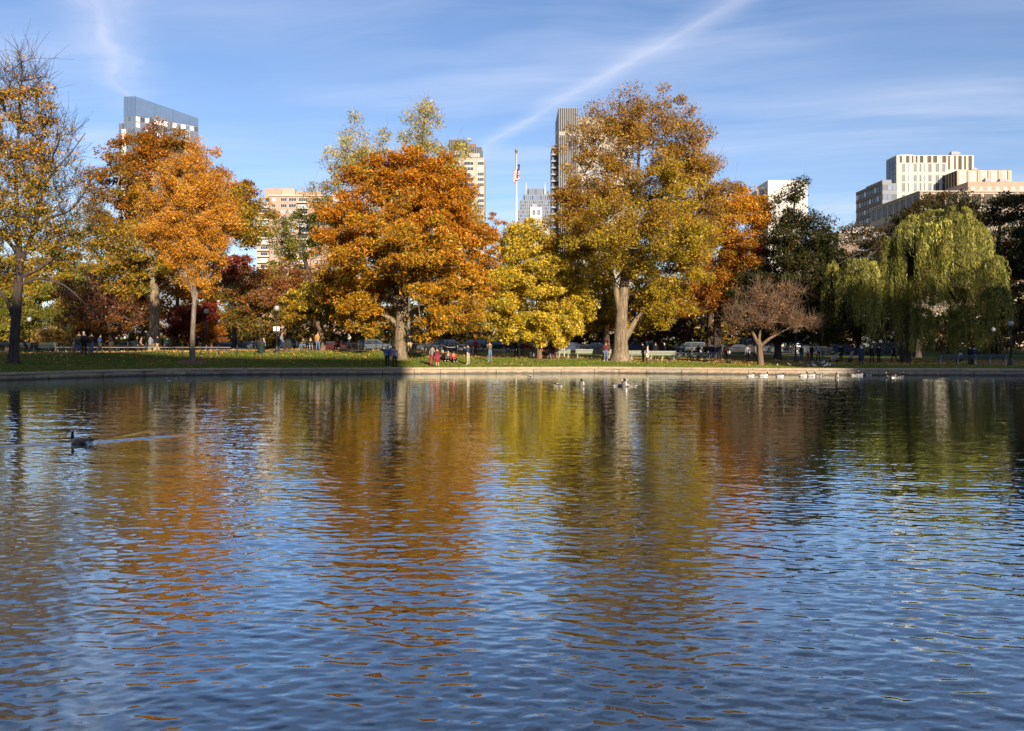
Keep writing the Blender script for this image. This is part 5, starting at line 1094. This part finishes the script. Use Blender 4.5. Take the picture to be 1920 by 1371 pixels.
# ------------------------------------------------------------------ people
def skin_mesh(name, verts, edges, radii, root=0, sub=1):
    me = bpy.data.meshes.new(name); me.from_pydata(verts, edges, []); o = link(name, me)
    o.modifiers.new('skin', 'SKIN'); sv = me.skin_vertices[0].data
    for i, r in enumerate(radii): sv[i].radius = (r, r) if not hasattr(r, '__len__') else r
    sv[root].use_root = True
    s = o.modifiers.new('sub', 'SUBSURF'); s.levels = sub; s.render_levels = sub
    dg = bpy.context.evaluated_depsgraph_get(); me2 = bpy.data.meshes.new_from_object(o.evaluated_get(dg)); bpy.data.objects.remove(o); bpy.data.meshes.remove(me); me2.name = name
    return me2
def person_mesh(pose):
    V, E, Rd, Mt = [], [], [], []
    def add(p, r, parent=None, m=2):
        V.append(p); Rd.append(r); Mt.append(m)
        if parent is not None: E.append((parent, len(V) - 1))
        return len(V) - 1
    sit = pose.startswith('sit') ; ph = 0.93
    if sit: ph = 0.50 if pose == 'sit' else 0.14
    if pose == 'crouch': ph = 0.45
    lean = 0.06 if pose in ('stand', 'walk', 'phone') else 0.12
    pel = add((0, 0, ph), (0.165, 0.115), None, 3); sp_ = add((0, lean * 0.3, ph + 0.2), (0.15, 0.11), pel); ch = add((0, lean * 0.5, ph + 0.40), (0.185, 0.12), sp_); nk = add((0, lean * 0.8, ph + 0.55), 0.058, ch, 0)
    hd = add((0, lean + 0.02, ph + 0.64), (0.078, 0.09), nk, 0); ht = add((0, lean + 0.01, ph + 0.735), (0.078, 0.09), hd, 1); add((0, lean, ph + 0.785), 0.045, ht, 1)
    for s in (-1, 1):
        shd = add((s * 0.19, lean * 0.5, ph + 0.45), 0.068, ch)
        if pose == 'phone' : el = (s * 0.24, 0.10, ph + 0.22); wr = (s * 0.09, 0.33, ph + 0.42)
        elif pose == 'walk': el = (s * 0.25, -0.08 * s, ph + 0.19); wr = (s * 0.25, 0.10 * s + 0.06, ph - 0.02)
        elif sit or pose == 'crouch': el = (s * 0.26, 0.06, ph + 0.20); wr = (s * 0.14, 0.32, ph + 0.16)
        else: el = (s * 0.25, -0.02, ph + 0.19); wr = (s * 0.24, 0.07, ph - 0.05)
        e = add(el, 0.05, shd); w2 = add(wr, 0.036, e)
        wv_, ev = Vector(wr), Vector(el); dr = (wv_ - ev).normalized(); hp = add(tuple(wv_ + dr * 0.07), (0.042, 0.026), w2, 0); add(tuple(wv_ + dr * 0.16), (0.03, 0.018), hp, 0)
        hip = add((s * 0.10, 0, ph - 0.06), 0.098, pel, 3)
        if pose in ('stand', 'phone'): kn, an, to = (s * 0.11, 0.02, 0.48), (s * 0.12, -0.01, 0.09), (s * 0.15, 0.14, 0.04)
        elif pose == 'walk': kn, an, to = (s * 0.09, 0.13 * s + 0.05, 0.50), (s * 0.08, 0.30 * s - 0.04, 0.10), (s * 0.09, 0.30 * s + 0.11, 0.045)
        elif pose == 'sit': kn, an, to = (s * 0.12, 0.44, 0.50), (s * 0.12, 0.42, 0.09), (s * 0.14, 0.58, 0.045)
        elif pose == 'sit_ground': kn, an, to = (s * 0.20, 0.40, 0.36), (s * 0.12, 0.62, 0.08), (s * 0.13, 0.75, 0.09)
        else: kn, an, to = (s * 0.15, 0.38, 0.42), (s * 0.13, 0.08, 0.09), (s * 0.15, 0.24, 0.045)
        k2 = add(kn, 0.066, hip, 3); a2 = add(an, 0.045, k2, 3); add(to, (0.042, 0.038), a2, 4)
    me = skin_mesh('person', V, E, Rd, 0, 1)
    for _ in range(5): me.materials.append(m_iron)
    P = np.array(V); idx_ = np.zeros(len(me.polygons), np.int32)
    seg = [(np.array(V[a]), np.array(V[b__]), Mt[b__]) for a, b__ in E]
    for i, p in enumerate(me.polygons):
        c = np.array(p.center); best = 1e9
        for a, b__, m_ in seg:
            d = b__ - a; u = np.clip(((c - a) @ d) / (d @ d + 1e-9), 0, 1); q = ((c - a - d * u) ** 2).sum()
            if q < best: best = q; idx_[i] = m_
        if idx_[i] == 0 and c[2] > P[4][2] - 0.05 and c[1] < P[4][1] - 0.015: idx_[i] = 1          # back of the head is hair
    me.polygons.foreach_set('material_index', idx_); me.polygons.foreach_set('use_smooth', np.ones(len(idx_), bool)); me.update()
    return me
POSE = {k_: person_mesh(k_) for k_ in ('stand', 'walk', 'phone', 'sit', 'sit_ground', 'crouch')}
def cl(c): return mat('cloth_%02d_%02d_%02d' % tuple(int(x * 99) for x in c), c, 0.85, 0.15, vary=0.15, vscale=6)
SK = mat('skin', (0.50, 0.30, 0.21), 0.6); HB, HK, HL, HG = [mat('hair_' + n_, c_, 0.7) for n_, c_ in (('brown', (0.10, 0.055, 0.03)), ('black', (0.018, 0.015, 0.013)), ('fair', (0.45, 0.30, 0.13)), ('grey', (0.5, 0.48, 0.46)))]
BK, JE, BG, WH_, NV, GY, RD_, MR, OL, OR, TE, BL = (0.018, 0.018, 0.02), (0.13, 0.20, 0.33), (0.50, 0.40, 0.26), (0.72, 0.70, 0.68), (0.03, 0.045, 0.09), (0.22, 0.24, 0.27), (0.42, 0.04, 0.04), (0.13, 0.035, 0.035), (0.07, 0.08, 0.05), (0.55, 0.24, 0.06), (0.03, 0.12, 0.14), (0.07, 0.13, 0.30)
def person(px_, py_, pose, top, leg, shoe, rz, label, hair=HB, h=1.0, D=None, z=0.0, coat=None):
    c = spot(px_, py_) if D is None else at(px_, D); o = link('person', POSE[pose]); o.location = c + Vector((0, 0, z - 0.005)); o.rotation_euler = (0, 0, R(rz)); s = h * 1.0; o.scale = (s, s, s)
    for sl, m_ in zip(o.material_slots, (SK, hair, cl(top), cl(leg), cl(shoe))): sl.link = 'OBJECT'; sl.material = m_
    tag(o, label, 'person')
    if coat is not None:
        m = MB(); cc, z0 = coat; m.lathe([(0.27, z0), (0.25, z0 + 0.2), (0.20, 1.0), (0.185, 1.12)], 14); cm_ = m.build('coat', [cl(cc)], o, True); cm_.scale = (1, 0.72, 1)
    return o
# rz 0 faces away from the viewer, 180 towards
for a in (
 (148, 664, 'stand', OL, JE, BK, 20, 'person in dark green coat and jeans on the left path, back turned', HB, 1.04, None, 0, (OL, 0.75)),
 (158, 665, 'stand', BK, BK, BK, 60, 'person in black with pale hat beside the dark green coat', HG, 1.08),
 (171, 665, 'stand', BK, JE, BK, 10, 'person in black jacket and blue jeans on the left path', HK, 1.03),
 (187, 664, 'walk', BL, BG, BK, -80, 'person in blue jacket and beige trousers on the left path', HK, 0.95),
 (49, 648, 'stand', BK, BK, BK, 0, 'dark figure standing beside the lamp at far left', HK, 1.0, 83),
 (256, 650, 'stand', BK, BK, BK, -60, 'person in black left of the cream oak trunk', HB, 1.0, 84), (264, 650, 'walk', (0.3, 0.2, 0.14), BK, BK, -70, 'person in tan top walking left of the cream oak trunk', HB, 0.97, 84.5),
 (283, 649, 'walk', GY, JE, BK, 80, 'walker in grey jacket in front of the cream oak trunk', HK, 1.0, 84), (294, 649, 'walk', BK, BG, BK, -80, 'walker in black jacket and beige trousers at the cream oak trunk', HK, 1.0, 84),
 (314, 649, 'stand', TE, BK, BK, 40, 'person in dark teal right of the cream oak trunk', HK, 1.0, 86), (372, 650, 'stand', BK, BK, BK, 20, 'dark figure between amber trunk and orange-red shrub', HK, 1.0, 85),
 (528, 659, 'walk', GY, NV, RD_, -85, 'man in grey sweater walking right of the lamp with notices', HB, 1.06),
 (497, 654, 'sit', GY, BK, BK, 90, 'person sitting by the litter bin', HL, 0.95, 78), (570, 656, 'sit', OL, JE, BK, 150, 'person in olive seated left of the snaking trunk', HB, 1.0), (582, 656, 'sit', BK, GY, RD_, 200, 'person in black seated beside the one in olive', HK, 1.0),
 (596, 656, 'stand', OR, JE, BK, 10, 'person in orange jacket left of the snaking trunk', HL, 1.0), (604, 655, 'stand', BK, BK, BK, 60, 'person in black hidden by the snaking trunk', HB, 1.0, 79.5),
 (634, 654, 'sit', RD_, BK, BK, 160, 'person in red seated right of the snaking trunk', HL, 1.0, 81), (655, 657, 'walk', WH_, WH_, WH_, 90, 'man all in white walking across the lawn crest', HL, 1.05),
 (726, 690, 'stand', BL, BK, WH_, -20, 'man in blue shirt and white shoes at the pond edge', HK, 1.04), (740, 689, 'stand', (0.25, 0.29, 0.42), BK, BK, 10, 'woman in grey-blue top and black trousers at the pond edge', HK, 0.98),
 (768, 661, 'stand', BK, BG, BK, 190, 'person in black leaning at the right side of the beech trunk', HK, 0.98),
 (810, 687, 'stand', (0.24, 0.23, 0.20), (0.38, 0.06, 0.08), BK, -30, 'person in grey top and red trousers near the picnic group', HK, 1.0), (820, 688, 'stand', MR, (0.5, 0.3, 0.22), BK, 40, 'woman in maroon skirt beside the red trousers', HB, 0.92, None, 0, ((0.28, 0.03, 0.05), 0.5)),
 (833, 676, 'sit_ground', BK, BK, WH_, 120, 'picnicker in black sitting leftmost on the lawn', HL, 1.0), (841, 678, 'sit_ground', (0.12, 0.10, 0.09), BK, WH_, 170, 'fair-haired picnicker in the middle of the sitting group', HL, 1.0), (850, 679, 'sit_ground', RD_, BK, WH_, 200, 'picnicker in red sitting rightmost of the group', HB, 1.0),
 (878, 684, 'phone', NV, BG, WH_, 60, 'man in navy jacket and beige trousers raising a camera', HK, 1.03), (892, 664, 'stand', RD_, BK, BK, 170, 'person in red shirt behind the rope', HB, 0.98, 86),
 (919, 678, 'phone', (0.13, 0.115, 0.09), JE, WH_, 40, 'man in brown jacket and pale jeans on the sunny lawn', HB, 1.04),
 (968, 668, 'stand', BK, BK, BK, 10, 'dark figure leftmost under the yellow-green maple', HK, 1.02, 82.5), (980, 668, 'stand', BL, BK, BK, 30, 'person in blue left of the red jacket', HK, 1.0, 82.5), (988, 668, 'stand', RD_, BG, BK, 10, 'person in bright red jacket under the yellow-green maple', HB, 1.02, 82.3), (998, 668, 'sit', BK, WH_, BK, 180, 'person with pale trousers seated left of the maple trunk', HK, 1.0, 81.9),
 (1022, 671, 'stand', (0.16, 0.06, 0.04), (0.16, 0.06, 0.04), BK, 170, 'person in rust-brown right of the maple trunk', HL, 1.0, 80, 0, ((0.16, 0.06, 0.04), 0.3)), (1031, 669, 'stand', GY, JE, BK, 10, 'person in pale jeans right of the maple trunk', HB, 1.0, 81), (1037, 673, 'stand', BK, MR, WH_, 20, 'tall person in black jacket right of the maple trunk', HK, 1.06), (1046, 668, 'sit', GY, BG, BK, 180, 'person seated on the bench right of the maple', HG, 1.0, 82),
 (1136, 677, 'stand', MR, JE, WH_, 180, 'man in maroon jacket and jeans at the left of the elm trunk', HB, 1.02),
 (1206, 680, 'stand', BK, BK, BK, 100, 'man in black facing the woman in pale coat', HK, 1.05), (1213, 681, 'stand', (0.62, 0.50, 0.47), MR, MR, -90, 'woman in pale pink coat right of the elm', HK, 0.97, None, 0, ((0.62, 0.50, 0.47), 0.5)),
 (1229, 671, 'stand', BK, BK, BK, 180, 'dark figure right of the woman in pale coat', HB, 1.0, 84), (1247, 671, 'walk', BK, MR, BK, 80, 'dark figure walking behind the pale green benches', HG, 1.0, 84.5),
 (1290, 669, 'sit', BK, BK, BK, 180, 'leftmost dark figure of the seated crowd', HL, 1.0, 84.5), (1297, 669, 'sit', BK, BK, BK, 170, 'second dark figure of the seated crowd', HB, 1.05, 84.3), (1304, 669, 'sit', (0.05, 0.03, 0.03), BK, BK, 190, 'third dark figure of the seated crowd', HL, 1.0, 84.5), (1310, 670, 'stand', BK, BK, BK, 150, 'standing dark figure at the end of the seated crowd', HK, 0.96, 84),
 (1322, 670, 'stand', BK, BK, BK, 200, 'person in red cap and black coat', mat('cap_red', (0.5, 0.03, 0.03), 0.7), 1.02, 83.5), (1332, 670, 'stand', BK, JE, BK, 10, 'grey-haired person in black and jeans', HG, 1.02, 83), (1340, 670, 'stand', NV, JE, BK, -10, 'person in navy and jeans beside the grey-haired one', HG, 1.0, 83.2), (1348, 670, 'stand', BK, BK, BK, 180, 'person in black with white scarf', HB, 1.02, 83.4, 0, None), (1361, 671, 'stand', MR, BK, BK, 180, 'person in dark red left of the brown tree', HB, 1.0, 83.5),
 (1402, 671, 'stand', GY, BK, BK, 0, 'person in grey at the left of the brown tree trunk', HB, 1.0, 85), (1415, 673, 'walk', (0.3, 0.26, 0.22), BK, BK, -80, 'walker in light brown behind the brown tree trunk', HB, 0.98, 84),
 (1503, 676, 'stand', BK, TE, BK, 20, 'dark figure leftmost of the family in shade', HK, 0.95), (1515, 677, 'stand', RD_, RD_, BK, 10, 'small child in red in shade', HB, 0.62), (1522, 677, 'stand', BK, BK, BK, 30, 'dark adult right of the child in red', HK, 1.0), (1534, 677, 'stand', (0.32, 0.35, 0.40), BK, BK, 0, 'tall person in pale grey in shade', HB, 1.06), (1543, 679, 'walk', (0.03, 0.16, 0.08), JE, BK, 80, 'person in green top and jeans bending in shade', HB, 0.85),
 (1577, 678, 'stand', BK, BK, BK, 20, 'dark adult behind the pushchair', HK, 1.03), (1598, 683, 'crouch', GY, BK, BK, 60, 'grey crouching figure on the shaded lawn', HB, 1.0), (1615, 684, 'stand', NV, NV, BK, 10, 'person in long dark coat left of the willow', HG, 1.02, None, 0, (NV, 0.4)),
 (1635, 680, 'stand', BK, BK, BK, -30, 'dark figure with fair hair left of the willow trunk', HL, 1.0), (1648, 680, 'stand', BK, BK, BK, 20, 'dark standing figure beside the fair-haired one', HK, 1.03), (1677, 680, 'walk', BK, BK, BK, 80, 'dark striding figure just left of the willow trunk', HK, 1.05),
 (1802, 676, 'sit', (0.2, 0.26, 0.3), BK, BK, 10, 'person in blue-grey on the shaded bench', HK, 1.0, 77.3), (1819, 684, 'stand', BK, BK, BK, 20, 'dark figure between the shaded benches', HB, 1.04), (1827, 684, 'stand', NV, BK, BK, -20, 'second dark figure between the shaded benches', HK, 1.0)):
    person(*a)
# white scarf of one onlooker is clothing: none added elsewhere
# pushchair
c = spot(1563, 680); r = tag(empty('pushchair', c, R(60)), 'pushchair with striped seat on the shaded lawn', 'pushchair')
m = MB(); m.add([(-0.2, -0.25, .5), (.2, -0.25, .5), (.2, .2, .35), (-.2, .2, .35), (-0.2, -0.4, .95), (.2, -0.4, .95), (.2, 0.25, .5), (-.2, .25, .5)], [(3, 2, 1, 0), (4, 5, 6, 7), (0, 1, 5, 4), (1, 2, 6, 5), (2, 3, 7, 6), (3, 0, 4, 7)]); m.build('seat', [cl((0.45, 0.47, 0.5))], r)
m = MB(); [m.tube([(s * 0.24, -0.62, 1.02), (s * 0.24, 0.3, 0.14)], 0.02, 6) for s in (-1, 1)]; m.tube([(-.24, -.62, 1.02), (.24, -.62, 1.02)], 0.02, 6); [m.tube([(s * 0.24, -0.3, 0.14), (s * 0.24, 0.05, 0.5)], 0.018, 6) for s in (-1, 1)]; m.build('frame', [m_rim], r)
for sx in (-1, 1):
    for sy, rr in ((-0.3, 0.15), (0.3, 0.12)): m = MB(); m.tube([(sx * 0.25 - 0.02, sy, rr), (sx * 0.25 + 0.02, sy, rr)], rr, 12); m.build('wheel', [m_tyre], r)

# ------------------------------------------------------------------ birds
m_gbody = mat('goose_brown', (0.17, 0.14, 0.115), 0.8, vary=0.35, vscale=14); m_gpale = mat('goose_breast', (0.42, 0.37, 0.31), 0.8, vary=0.2, vscale=10); m_gblack = mat('goose_black', (0.012, 0.012, 0.013), 0.6); m_gwhite = mat('goose_white', (0.75, 0.73, 0.70), 0.8)
def goose_mesh(kind):
    if kind == 'tip': V = [(0, 0, -0.1), (0, 0, 0.10), (0, 0.02, 0.26), (0, 0.06, 0.38), (0, 0.08, 0.45)]; Rd = [(0.16, 0.13), (0.155, 0.125), (0.11, 0.09), (0.06, 0.03), (0.03, 0.012)]
    else:
        V = [(0, -0.46, 0.15), (0, -0.36, 0.13), (0, -0.18, 0.085), (0, 0.04, 0.07), (0, 0.20, 0.09), (0, 0.27, 0.17)]; Rd = [(0.03, 0.012), (0.075, 0.04), (0.145, 0.105), (0.165, 0.13), (0.12, 0.115), (0.06, 0.065)]
        if kind == 'up': V += [(0, 0.285, 0.28), (0, 0.275, 0.40), (0, 0.30, 0.455), (0, 0.36, 0.455), (0, 0.415, 0.435), (0, 0.445, 0.428)]; Rd += [0.043, 0.038, 0.047, 0.042, 0.02, 0.012]
        elif kind == 'low': V += [(0, 0.34, 0.20), (0, 0.42, 0.19), (0, 0.49, 0.17), (0, 0.55, 0.15), (0, 0.60, 0.13), (0, 0.62, 0.12)]; Rd += [0.043, 0.038, 0.047, 0.042, 0.02, 0.012]
        else: V += [(0, 0.20, 0.24), (0, 0.08, 0.26), (0, 0.0, 0.245), (0, -0.06, 0.23), (0, -0.10, 0.215), (0, -0.12, 0.21)]; Rd += [0.043, 0.038, 0.047, 0.042, 0.02, 0.012]
    me = skin_mesh('goose', V, [(i, i + 1) for i in range(len(V) - 1)], Rd, 2 if kind != 'tip' else 1, 2)
    for m_ in (m_gbody, m_gpale, m_gblack, m_gwhite): me.materials.append(m_)
    idx_ = []; P = np.array(V)
    for p in me.polygons:
        c = np.array(p.center)
        if kind == 'tip': m_ = 2 if c[2] > 0.30 else (3 if (c[0] > 0.06 and 0.12 < c[2] < 0.28) else 0)
        else:
            seg = np.argmin([((c - (P[i] + P[i + 1]) / 2) ** 2).sum() for i in range(len(P) - 1)])
            m_ = 0
            if seg >= 5: m_ = 2
            elif c[1] > 0.12 and c[2] < 0.2: m_ = 1
            elif c[1] < -0.27 and c[2] < 0.125: m_ = 3
            elif c[1] < -0.33 and c[2] > 0.14: m_ = 2
            elif c[2] < 0.055: m_ = 1
            if seg in (7, 8) and abs(c[0]) > 0.018 and c[2] < P[8][2] + 0.012 and (c - P[8]) @ (c - P[8]) < 0.0042: m_ = 3
        idx_.append(m_)
    me.polygons.foreach_set('material_index', np.array(idx_, np.int32)); me.polygons.foreach_set('use_smooth', np.ones(len(idx_), bool)); me.update(); return me
GM = {k_: goose_mesh(k_) for k_ in ('up', 'low', 'tuck', 'tip')}
def goose(px_, py_, kind, rz, label, s=0.9, name='goose', pale=False):
    D = F * CAMH / (py_ - HY); o = link(name, GM[kind]); o.location = (GX(px_, D), D, -0.015); o.rotation_euler = (0, 0, R(rz)); o.scale = (s, s, s)
    if pale:  # sunlit birds: the brightness is put into lighter body colours
        for sl, m_ in zip(o.material_slots, (m_gpale, m_gwhite, m_gblack, m_gwhite)): sl.link = 'OBJECT'; sl.material = m_
    return tag(o, label, 'duck' if name == 'duck' else 'goose', 'waterbirds on the pond')
o = goose(152, 832, 'up', 82, 'nearest goose with black neck and white cheek swimming left', 0.86)
o.location = (GOOSE[0] + 0.02, GOOSE[1], -0.015)
for a in ((1408, 706, 'up', -75, 'pale goose leftmost of the string along the sunny wall'), (1432, 706, 'up', -85, 'second pale goose of the string along the wall'), (1463, 707, 'up', -80, 'third pale goose of the string along the wall'), (1507, 706, 'up', -80, 'fourth pale goose of the string along the wall'),
          (1522, 706, 'up', -75, 'fifth pale goose, right behind the fourth'), (1536, 706.5, 'low', -60, 'sixth pale goose with lowered neck'), (1569, 709, 'tip', 0, 'white-sided goose upending below the pigeons'), (1603, 705, 'up', -85, 'long pale goose near the shaded wall'), (1612, 705, 'low', -70, 'pale goose with lowered neck near the shaded wall'),
          (1630, 704, 'tuck', -80, 'resting goose with tucked head close to the shaded wall'), (1668, 709, 'up', 30, 'goose facing away below the willow'), (1689, 709, 'up', -60, 'rightmost goose below the willow'), (1679, 709, 'tuck', 60, 'small resting goose left of the rightmost one')):
    goose(*a, s=0.85 + 0.16 * ((a[0] * 7) % 5) / 4, pale=(a[0] % 3 != 0))
goose(1045, 725, 'tuck', 80, 'dark resting goose alone at the left of the mid-pond birds', 0.8); goose(1091, 725, 'tip', 20, 'goose upending alone in mid-pond', 1.1); goose(1159, 725, 'up', -80, 'goose left of the upended one in the mid-pond trio', 0.9); goose(1171, 726, 'tip', 0, 'upended goose in the middle of the mid-pond trio', 1.2); goose(1184, 725, 'up', 85, 'goose right of the upended one in the mid-pond trio', 0.9)
goose(993, 708, 'tuck', 80, 'small brown duck below the yellow-green maple', 0.6, 'duck'); goose(317, 714, 'tuck', 30, 'duck leftmost of four by the shaded wall', 0.6, 'duck'); goose(352, 714.5, 'up', 80, 'duck rightmost of four by the shaded wall', 0.5, 'duck'); goose(336, 708, 'tuck', -80, 'duck close under the wall below the amber maple', 0.6, 'duck'); goose(309, 709, 'tuck', 60, 'duck close under the wall left of the amber maple', 0.55, 'duck')
# pigeons on the lawn
V = [(0, -0.17, 0.10), (0, -0.08, 0.12), (0, 0.03, 0.14), (0, 0.10, 0.18), (0, 0.12, 0.24), (0, 0.15, 0.245), (0, 0.175, 0.235)]
pg = skin_mesh('pigeon', V, [(i, i + 1) for i in range(6)], [(0.03, 0.012), (0.055, 0.04), (0.062, 0.055), 0.04, 0.028, 0.02, 0.008], 2, 1)
m_pig = [mat('pigeon_grey', (0.20, 0.22, 0.26), 0.7), mat('pigeon_pale', (0.55, 0.55, 0.56), 0.7), mat('pigeon_dark', (0.07, 0.075, 0.09), 0.7)]
pg.materials.append(m_pig[0]); m = MB()
for s in (-1, 1): m.tube([(s * 0.025, 0.02, 0), (s * 0.022, 0.02, 0.1)], 0.006, 5); m.tube([(s * 0.025, 0.0, 0.005), (s * 0.03, 0.06, 0.005)], 0.005, 5)
legs = m.mesh('legs', [mat('pigeon_leg', (0.35, 0.1, 0.08), 0.7)])
rp = random.Random(9)
for i, (px_, py_) in enumerate([(1457, 690), (1480, 688), (1477, 680), (1455, 679), (1500, 684), (1506, 689), (1512, 687), (1515, 690), (1519, 685), (1524, 688), (1527, 690), (1530, 684), (1533, 687), (1538, 689), (1541, 685), (1544, 688), (1548, 690), (1551, 687), (1556, 689), (1562, 688), (1536, 683), (1522, 683), (1545, 683), (1528, 686)]):
    c = spot(px_, py_); o = link('pigeon', pg); o.location = c + Vector((0, 0, 0.03)); o.rotation_euler = (0, 0, rp.uniform(0, 6.28)); o.scale = (1.25,) * 3
    o.material_slots[0].link = 'OBJECT'; o.material_slots[0].material = rp.choice(m_pig); link('legs', legs, o)
    tag(o, 'pigeon in the flock on the grass behind the wall', 'pigeon', 'pigeons feeding on the lawn')
